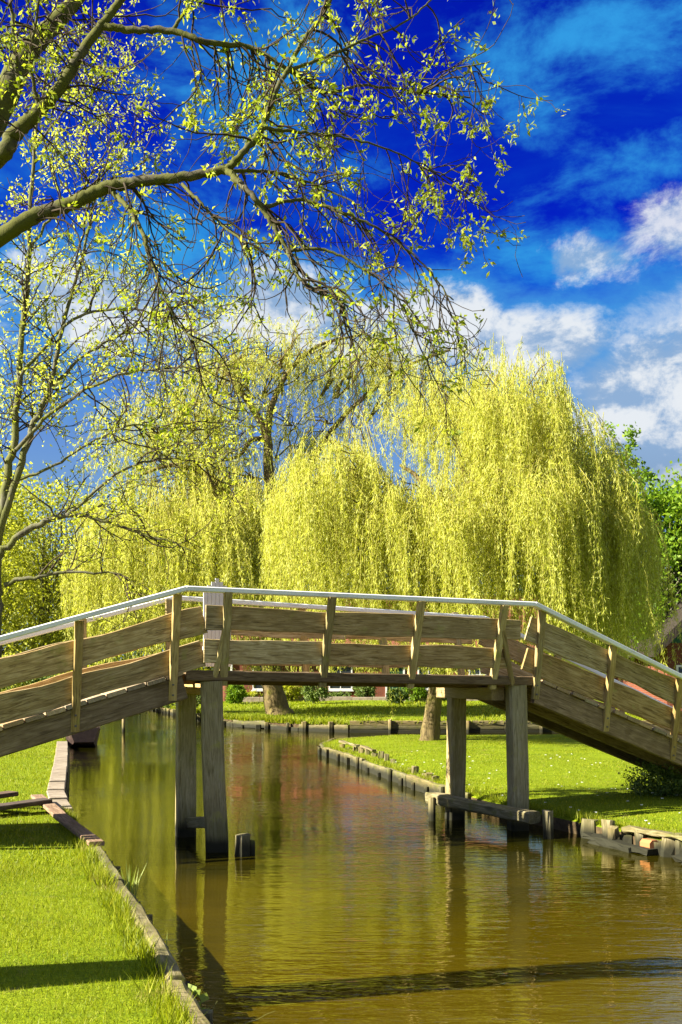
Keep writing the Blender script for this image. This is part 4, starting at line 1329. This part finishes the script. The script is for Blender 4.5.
def window(parent, x0, x1, yf, z0, z1, bars=(1, 1)):
    """recessed pane with white frame proud of the wall front yf"""
    w = quad_box('window', x0, x1, yf - .012, yf + .04, z0, z1, M['glass'], parent)
    fw = .075
    for (a, b, c_, d) in ((x0 - fw, x0, z0 - fw, z1 + fw), (x1, x1 + fw, z0 - fw, z1 + fw), (x0, x1, z0 - fw, z0), (x0, x1, z1, z1 + fw)):
        quad_box('frame', a, b, yf - .05, yf + .03, c_, d, M['white_trim'], w)
    for i in range(bars[0]):
        xm = x0 + (x1 - x0) * (i + 1) / (bars[0] + 1)
        quad_box('glazing_bar', xm - .022, xm + .022, yf - .035, yf - .012, z0, z1, M['white_trim'], w)
    for i in range(bars[1]):
        zm = z0 + (z1 - z0) * (i + 1) / (bars[1] + 1)
        quad_box('glazing_bar', x0, x1, yf - .033, yf - .013, zm - .02, zm + .02, M['white_trim'], w)
    quad_box('sill', x0 - .14, x1 + .14, yf - .12, yf + .02, z0 - fw - .07, z0 - fw - .002, M['white_trim'], w)


H = 56.0
hx = lambda px: (px - HX) / F * H
h1 = thing('brick_cottage', 'long low red brick cottage behind the far lawn', 'house', (2, H, .5))
quad_box('wall', hx(233), hx(560), H, H + 7, .35, 3.1, M['brick'], h1)
py_obj('roof', [(hx(233) - .4, H - .5, 2.95), (hx(560) + .4, H - .5, 2.95), (hx(560) + .4, H + 3.5, 6.0), (hx(233) - .4, H + 3.5, 6.0), (hx(233) - .4, H + 7.5, 2.95), (hx(560) + .4, H + 7.5, 2.95),
                (hx(233) - .4, H - .5, 3.12), (hx(560) + .4, H - .5, 3.12), (hx(560) + .4, H + 3.5, 6.2), (hx(233) - .4, H + 3.5, 6.2), (hx(233) - .4, H + 7.5, 3.12), (hx(560) + .4, H + 7.5, 3.12)],
       [(0, 3, 2, 1), (2, 3, 4, 5), (6, 7, 8, 9), (8, 11, 10, 9), (0, 1, 7, 6), (5, 4, 10, 11), (0, 6, 9, 3), (3, 9, 10, 4), (1, 2, 8, 7), (2, 5, 11, 8)], M['tiles'], h1)
quad_box('downpipe', hx(231.5) - .05, hx(231.5) + .05, H - .12, H - .01, .5, 3.0, M['white_trim'], h1)
window(h1, hx(254), hx(272), H, 1.12, 2.55)
window(h1, hx(330), hx(351), H, 1.12, 2.55)
window(h1, hx(419), hx(438), H, 1.12, 2.55)
window(h1, hx(470), hx(490), H, 1.12, 2.55)
dr_ = quad_box('door', hx(387), hx(403), H - .015, H + .04, .5, 2.6, M['greenpaint'], h1)
for (a, b) in ((hx(387) - .09, hx(387)), (hx(403), hx(403) + .09)):
    quad_box('door_frame', a, b, H - .06, H + .03, .5, 2.69, M['white_trim'], dr_)
quad_box('door_frame', hx(387), hx(403), H - .06, H + .03, 2.6, 2.69, M['white_trim'], dr_)
quad_box('plinth', hx(233) - .02, hx(560), H - .07, H - .002, .35, .62, M['slab'], h1)
tub = thing('water_butt', 'small red barrel at the left corner of the brick cottage', 'barrel', (hx(227.5), H - .7, .55))
v, f = tubes_np([(np.array([[hx(227.5), H - .7, z] for z in (.45, .6, .95, 1.3, 1.42)]), np.array([.24, .27, .30, .27, .23]))], 12)
np_obj('body', v, f, M['tiles'], tub, True)
v, f = tubes_np([(np.array([[hx(227.5), H - .7, z] for z in (1.40, 1.45, 1.46)]), np.array([.25, .25, .01]))], 12)
np_obj('lid', v, f, M['white_trim'], tub, True)
# low garden wall in front of it
gw = thing('garden_wall', 'low pale stone wall before the brick cottage', 'wall', (2, 53.4, .5))
xg = hx(238)
k = 0
while xg < hx(520):
    L = re_.uniform(.8, 1.5)
    beam('stone_block', (xg, 53.4, .60), (xg + L - .02, 53.4, .60), .22, .30 + re_.uniform(-.03, .03), M['slab'], gw, seg=1, cham=.02, seed=k)
    xg += L; k += 1

# thatched cottage with a green gable at the right edge
T = 40.0
tx = lambda px: (px - HX) / F * T
tz = lambda py: EYE - (py - HY) / F * T
h2 = thing('thatched_cottage', 'brick cottage with green gable and dark thatched roof at the right edge', 'house', (tx(720), T, .4))
x0, x1 = tx(667), tx(805)
xm = (x0 + x1) / 2
ze, zt_ = tz(643), tz(643) + (x1 - x0) / 2 * .95
quad_box('wall', x0, x1, T, T + 9, .2, ze, M['brick'], h2)
py_obj('gable', [(x0, T, ze), (x1, T, ze), (xm, T, zt_), (x0, T + .2, ze), (x1, T + .2, ze), (xm, T + .2, zt_)], [(0, 1, 2), (5, 4, 3), (0, 2, 5, 3), (1, 4, 5, 2), (0, 3, 4, 1)], M['gable'], h2)
th = .38
for sg in (-1, 1):
    xe = x0 if sg < 0 else x1
    a = [(xe + sg * .55, ze - .52), (xm, zt_ + .02), (xm, zt_ + .02 + th * 1.3), (xe + sg * .62, ze - .52 + th * .9)]
    V = [(p[0], T - .45, p[1]) for p in a] + [(p[0], T + 9.4, p[1]) for p in a]
    py_obj('roof', V, [(0, 1, 2, 3), (7, 6, 5, 4), (0, 4, 5, 1), (2, 6, 7, 3), (0, 3, 7, 4), (1, 5, 6, 2)], M['thatch'], h2)
window(h2, tx(678), tx(700), T, tz(676) - .15, tz(667), (2, 1))

# ------------------------------------------------------------------ boat and pole
def boat(name, label, stern, ang, L=5.2):
    root = thing(name, label, 'boat', tuple(stern))
    d = Vector((math.sin(ang), math.cos(ang), 0)); n = Vector((d.y, -d.x, 0))
    o = Vector(stern)
    st_ = [(0, .40, .26, .56, .16), (.5, .44, .32, .50, .02), (1.4, .50, .38, .44, -.08), (2.6, .52, .40, .42, -.10), (3.8, .46, .34, .46, -.06), (4.7, .26, .16, .56, .08), (5.2, .06, .03, .66, .30)]
    V, Fc = [], []
    for (s_, wt, wbm, zt, zb) in st_:
        c0 = o + d * (s_ * L / 5.2)
        ring = [(-wt, zt), (-wbm, zb), (wbm, zb), (wt, zt), (wt - .04, zt), (wbm - .03, zb + .05), (-wbm + .03, zb + .05), (-wt + .04, zt)]
        V += [c0 + n * a + Z * z for (a, z) in ring]
    for i in range(len(st_) - 1):
        for j in range(8):
            a, b_ = i * 8 + j, i * 8 + (j + 1) % 8
            Fc.append((a, b_, b_ + 8, a + 8))
    Fc += [(0, 1, 2, 3), (len(V) - 8, len(V) - 5, len(V) - 6, len(V) - 7)]
    py_obj('hull', V, Fc, M['tar'], root)
    for s_ in (1.2, 2.7, 4.0):
        c0 = o + d * s_ + Z * .36
        beam('thwart', c0 - n * .44, c0 + n * .44, .22, .03, M['debris'], root, seed=s_)
    for sg in (-1, 1):
        beam('gunwale', o + n * sg * .41 + Z * .565, o + n * sg * .52 + d * 2.6 + Z * .435, .06, .04, M['debris'], root, seed=sg)
    return root


boat('rowing_boat', 'dark tarred rowing boat moored beyond the left bank slabs', (-7.0, 29.4, 0), -.26)
mp = thing('mooring_pole', 'thin wooden pole standing in the water far beyond the left bank', 'pole', (-7.42, 36.8, 0))
beam('pole', (-7.42, 36.8, -.8), (-7.40, 36.8, .95), .10, .10, M['edging'], mp, up=Vector((0, 1, 0)), seg=4, cham=.03, seed=8)
beam('pole_cap', (-7.40, 36.8, .952), (-7.40, 36.8, .99), .12, .12, M['white_trim'], mp, up=Vector((0, 1, 0)), cham=.02, seed=8)

# ------------------------------------------------------------------ grass
def grass(name, label, pts, h, w, seed):
    rng = np.random.default_rng(seed)
    n = len(pts)
    a = rng.uniform(0, 2 * np.pi, n)
    hh = h * rng.uniform(.45, 1.25, n)
    s_ = np.stack([np.cos(a), np.sin(a), 0 * a], 1) * w * rng.uniform(.6, 1.4, n)[:, None]
    lean = rng.normal(size=(n, 2)) * .38
    tip = pts + np.stack([lean[:, 0] * hh, lean[:, 1] * hh, hh], 1)
    V = np.stack([pts - s_, pts + s_, tip], 1).reshape(-1, 3)
    Fc = np.arange(n * 3).reshape(n, 3)
    o = np_obj(name, V, Fc, M['grass_leaf'])
    return tag(o, label, 'grass', kind='stuff')


def scatter(edge, sgn, y0, y1, d1, dens, seed, falloff=1.0, zbase=.0):
    rng = np.random.default_rng(seed)
    n = int(dens * (y1 - y0) * d1)
    y = y0 + (y1 - y0) * rng.random(n) ** falloff
    d = rng.random(n) * d1
    x = np.interp(y, [p[1] for p in edge], [p[0] for p in edge]) + sgn * d
    keep = np.abs(x / np.maximum(y, .1)) < .36
    x, y, d = x[keep], y[keep], d[keep]
    hm = .022 * np.sin(x * .9 + 1.3 * np.sin(y * .4)) + .018 * np.sin(y * 1.1 + .7 * x) + .012 * np.sin(2.3 * x - 1.7 * y)
    z = zbase + .05 * np.minimum(1, d / 1.5) + hm * np.minimum(1, d)
    patch = np.sin(x * 3.1 + 1.7 * np.sin(y * 2.3)) * np.sin(y * 2.7 + 1.1 * np.sin(x * 1.9))
    keep = rng.random(len(x)) < .72 + .28 * patch
    return np.stack([x, y, z], 1)[keep]


g1 = scatter(LEFT_EDGE, -1, 5.2, 10.5, 3.6, 6500, 1, 1.0, .225)
grass('grass', 'short sunlit grass of the near left lawn', g1, .040, .0027, 1)
g2 = scatter(LEFT_EDGE, -1, 10.5, 30, 4.5, 1100, 2, 1.2, .225)
g3 = scatter(RIGHT_EDGE, 1, 11, 31, 7, 1000, 3, 1.0, .195)
grass('grass', 'short grass of the left lawn under and beyond the ramp', g2, .05, .0055, 2)
grass('grass', 'bright mown grass of the right lawn', g3, .038, .0075, 3)
# longer tufts that hang over the edges
rng = np.random.default_rng(4)
tp_ = []
for (edge, sgn, y0, y1, n, zb) in ((LEFT_EDGE, -1, 5.2, 14.5, 3800, .22), (RIGHT_EDGE, 1, 9, 28, 4200, .18), (RIGHT_EDGE, 1, 9.5, 14.2, 2600, .16)):
    cy = rng.uniform(y0, y1, n // 22)
    y = np.repeat(cy, 22) + rng.normal(size=len(cy) * 22) * .06
    x = np.interp(y, [p[1] for p in edge], [p[0] for p in edge]) + sgn * np.abs(rng.normal(size=len(y)) * .06 + .09)
    tp_.append(np.stack([x, y, np.full(len(y), zb)], 1))
grass('edge_grass', 'longer grass tufts along the bank edgings', np.concatenate(tp_), .13, .005, 5)
xe = np.array([q[0] for q in FAR_EDGE]); ye = np.array([q[1] for q in FAR_EDGE])
n = 26000
x = rng.uniform(-12, 13, n); d = rng.random(n) ** 1.3 * 16
y = np.interp(x, xe, ye) + d
z = .29 + .28 * np.minimum(1, d / 18)
grass('far_grass', 'grass of the far lawn round the willow trunk', np.stack([x, y, z], 1), .10, .022, 6)
n = 5200
cx = np.repeat(rng.uniform(-11, 12, n // 26), 26) + rng.normal(size=n // 26 * 26) * .16
cy = np.interp(cx, xe, ye) + np.abs(rng.normal(size=len(cx))) * .10 - .06
grass('bank_grass', 'ragged long grass hanging over the far bank edging', np.stack([cx, cy, np.full(len(cx), .24)], 1), .24, .022, 7)
# daisies in the right lawn
gd = scatter(RIGHT_EDGE, 1, 12.5, 24, 5, 3.2, 8, 1.0, .235)
k = len(gd)
v, f = leaves_np(np.repeat(gd, 4, 0) + np.array([0, 0, .03]), np.stack([np.cos(np.tile(np.arange(4) * 1.57, k)), np.sin(np.tile(np.arange(4) * 1.57, k)), np.full(4 * k, .25)], 1), .022, .018)
tag(np_obj('daisies', v, f, M['daisy']), 'tiny white daisies dotted over the right lawn', 'flowers', kind='stuff')
print('TRIS', sum(sum(len(p.vertices) - 2 for p in m_.polygons) for m_ in bpy.data.meshes if len(m_.polygons) < 20000) + sum(len(m_.polygons) * 2 for m_ in bpy.data.meshes if len(m_.polygons) >= 20000))
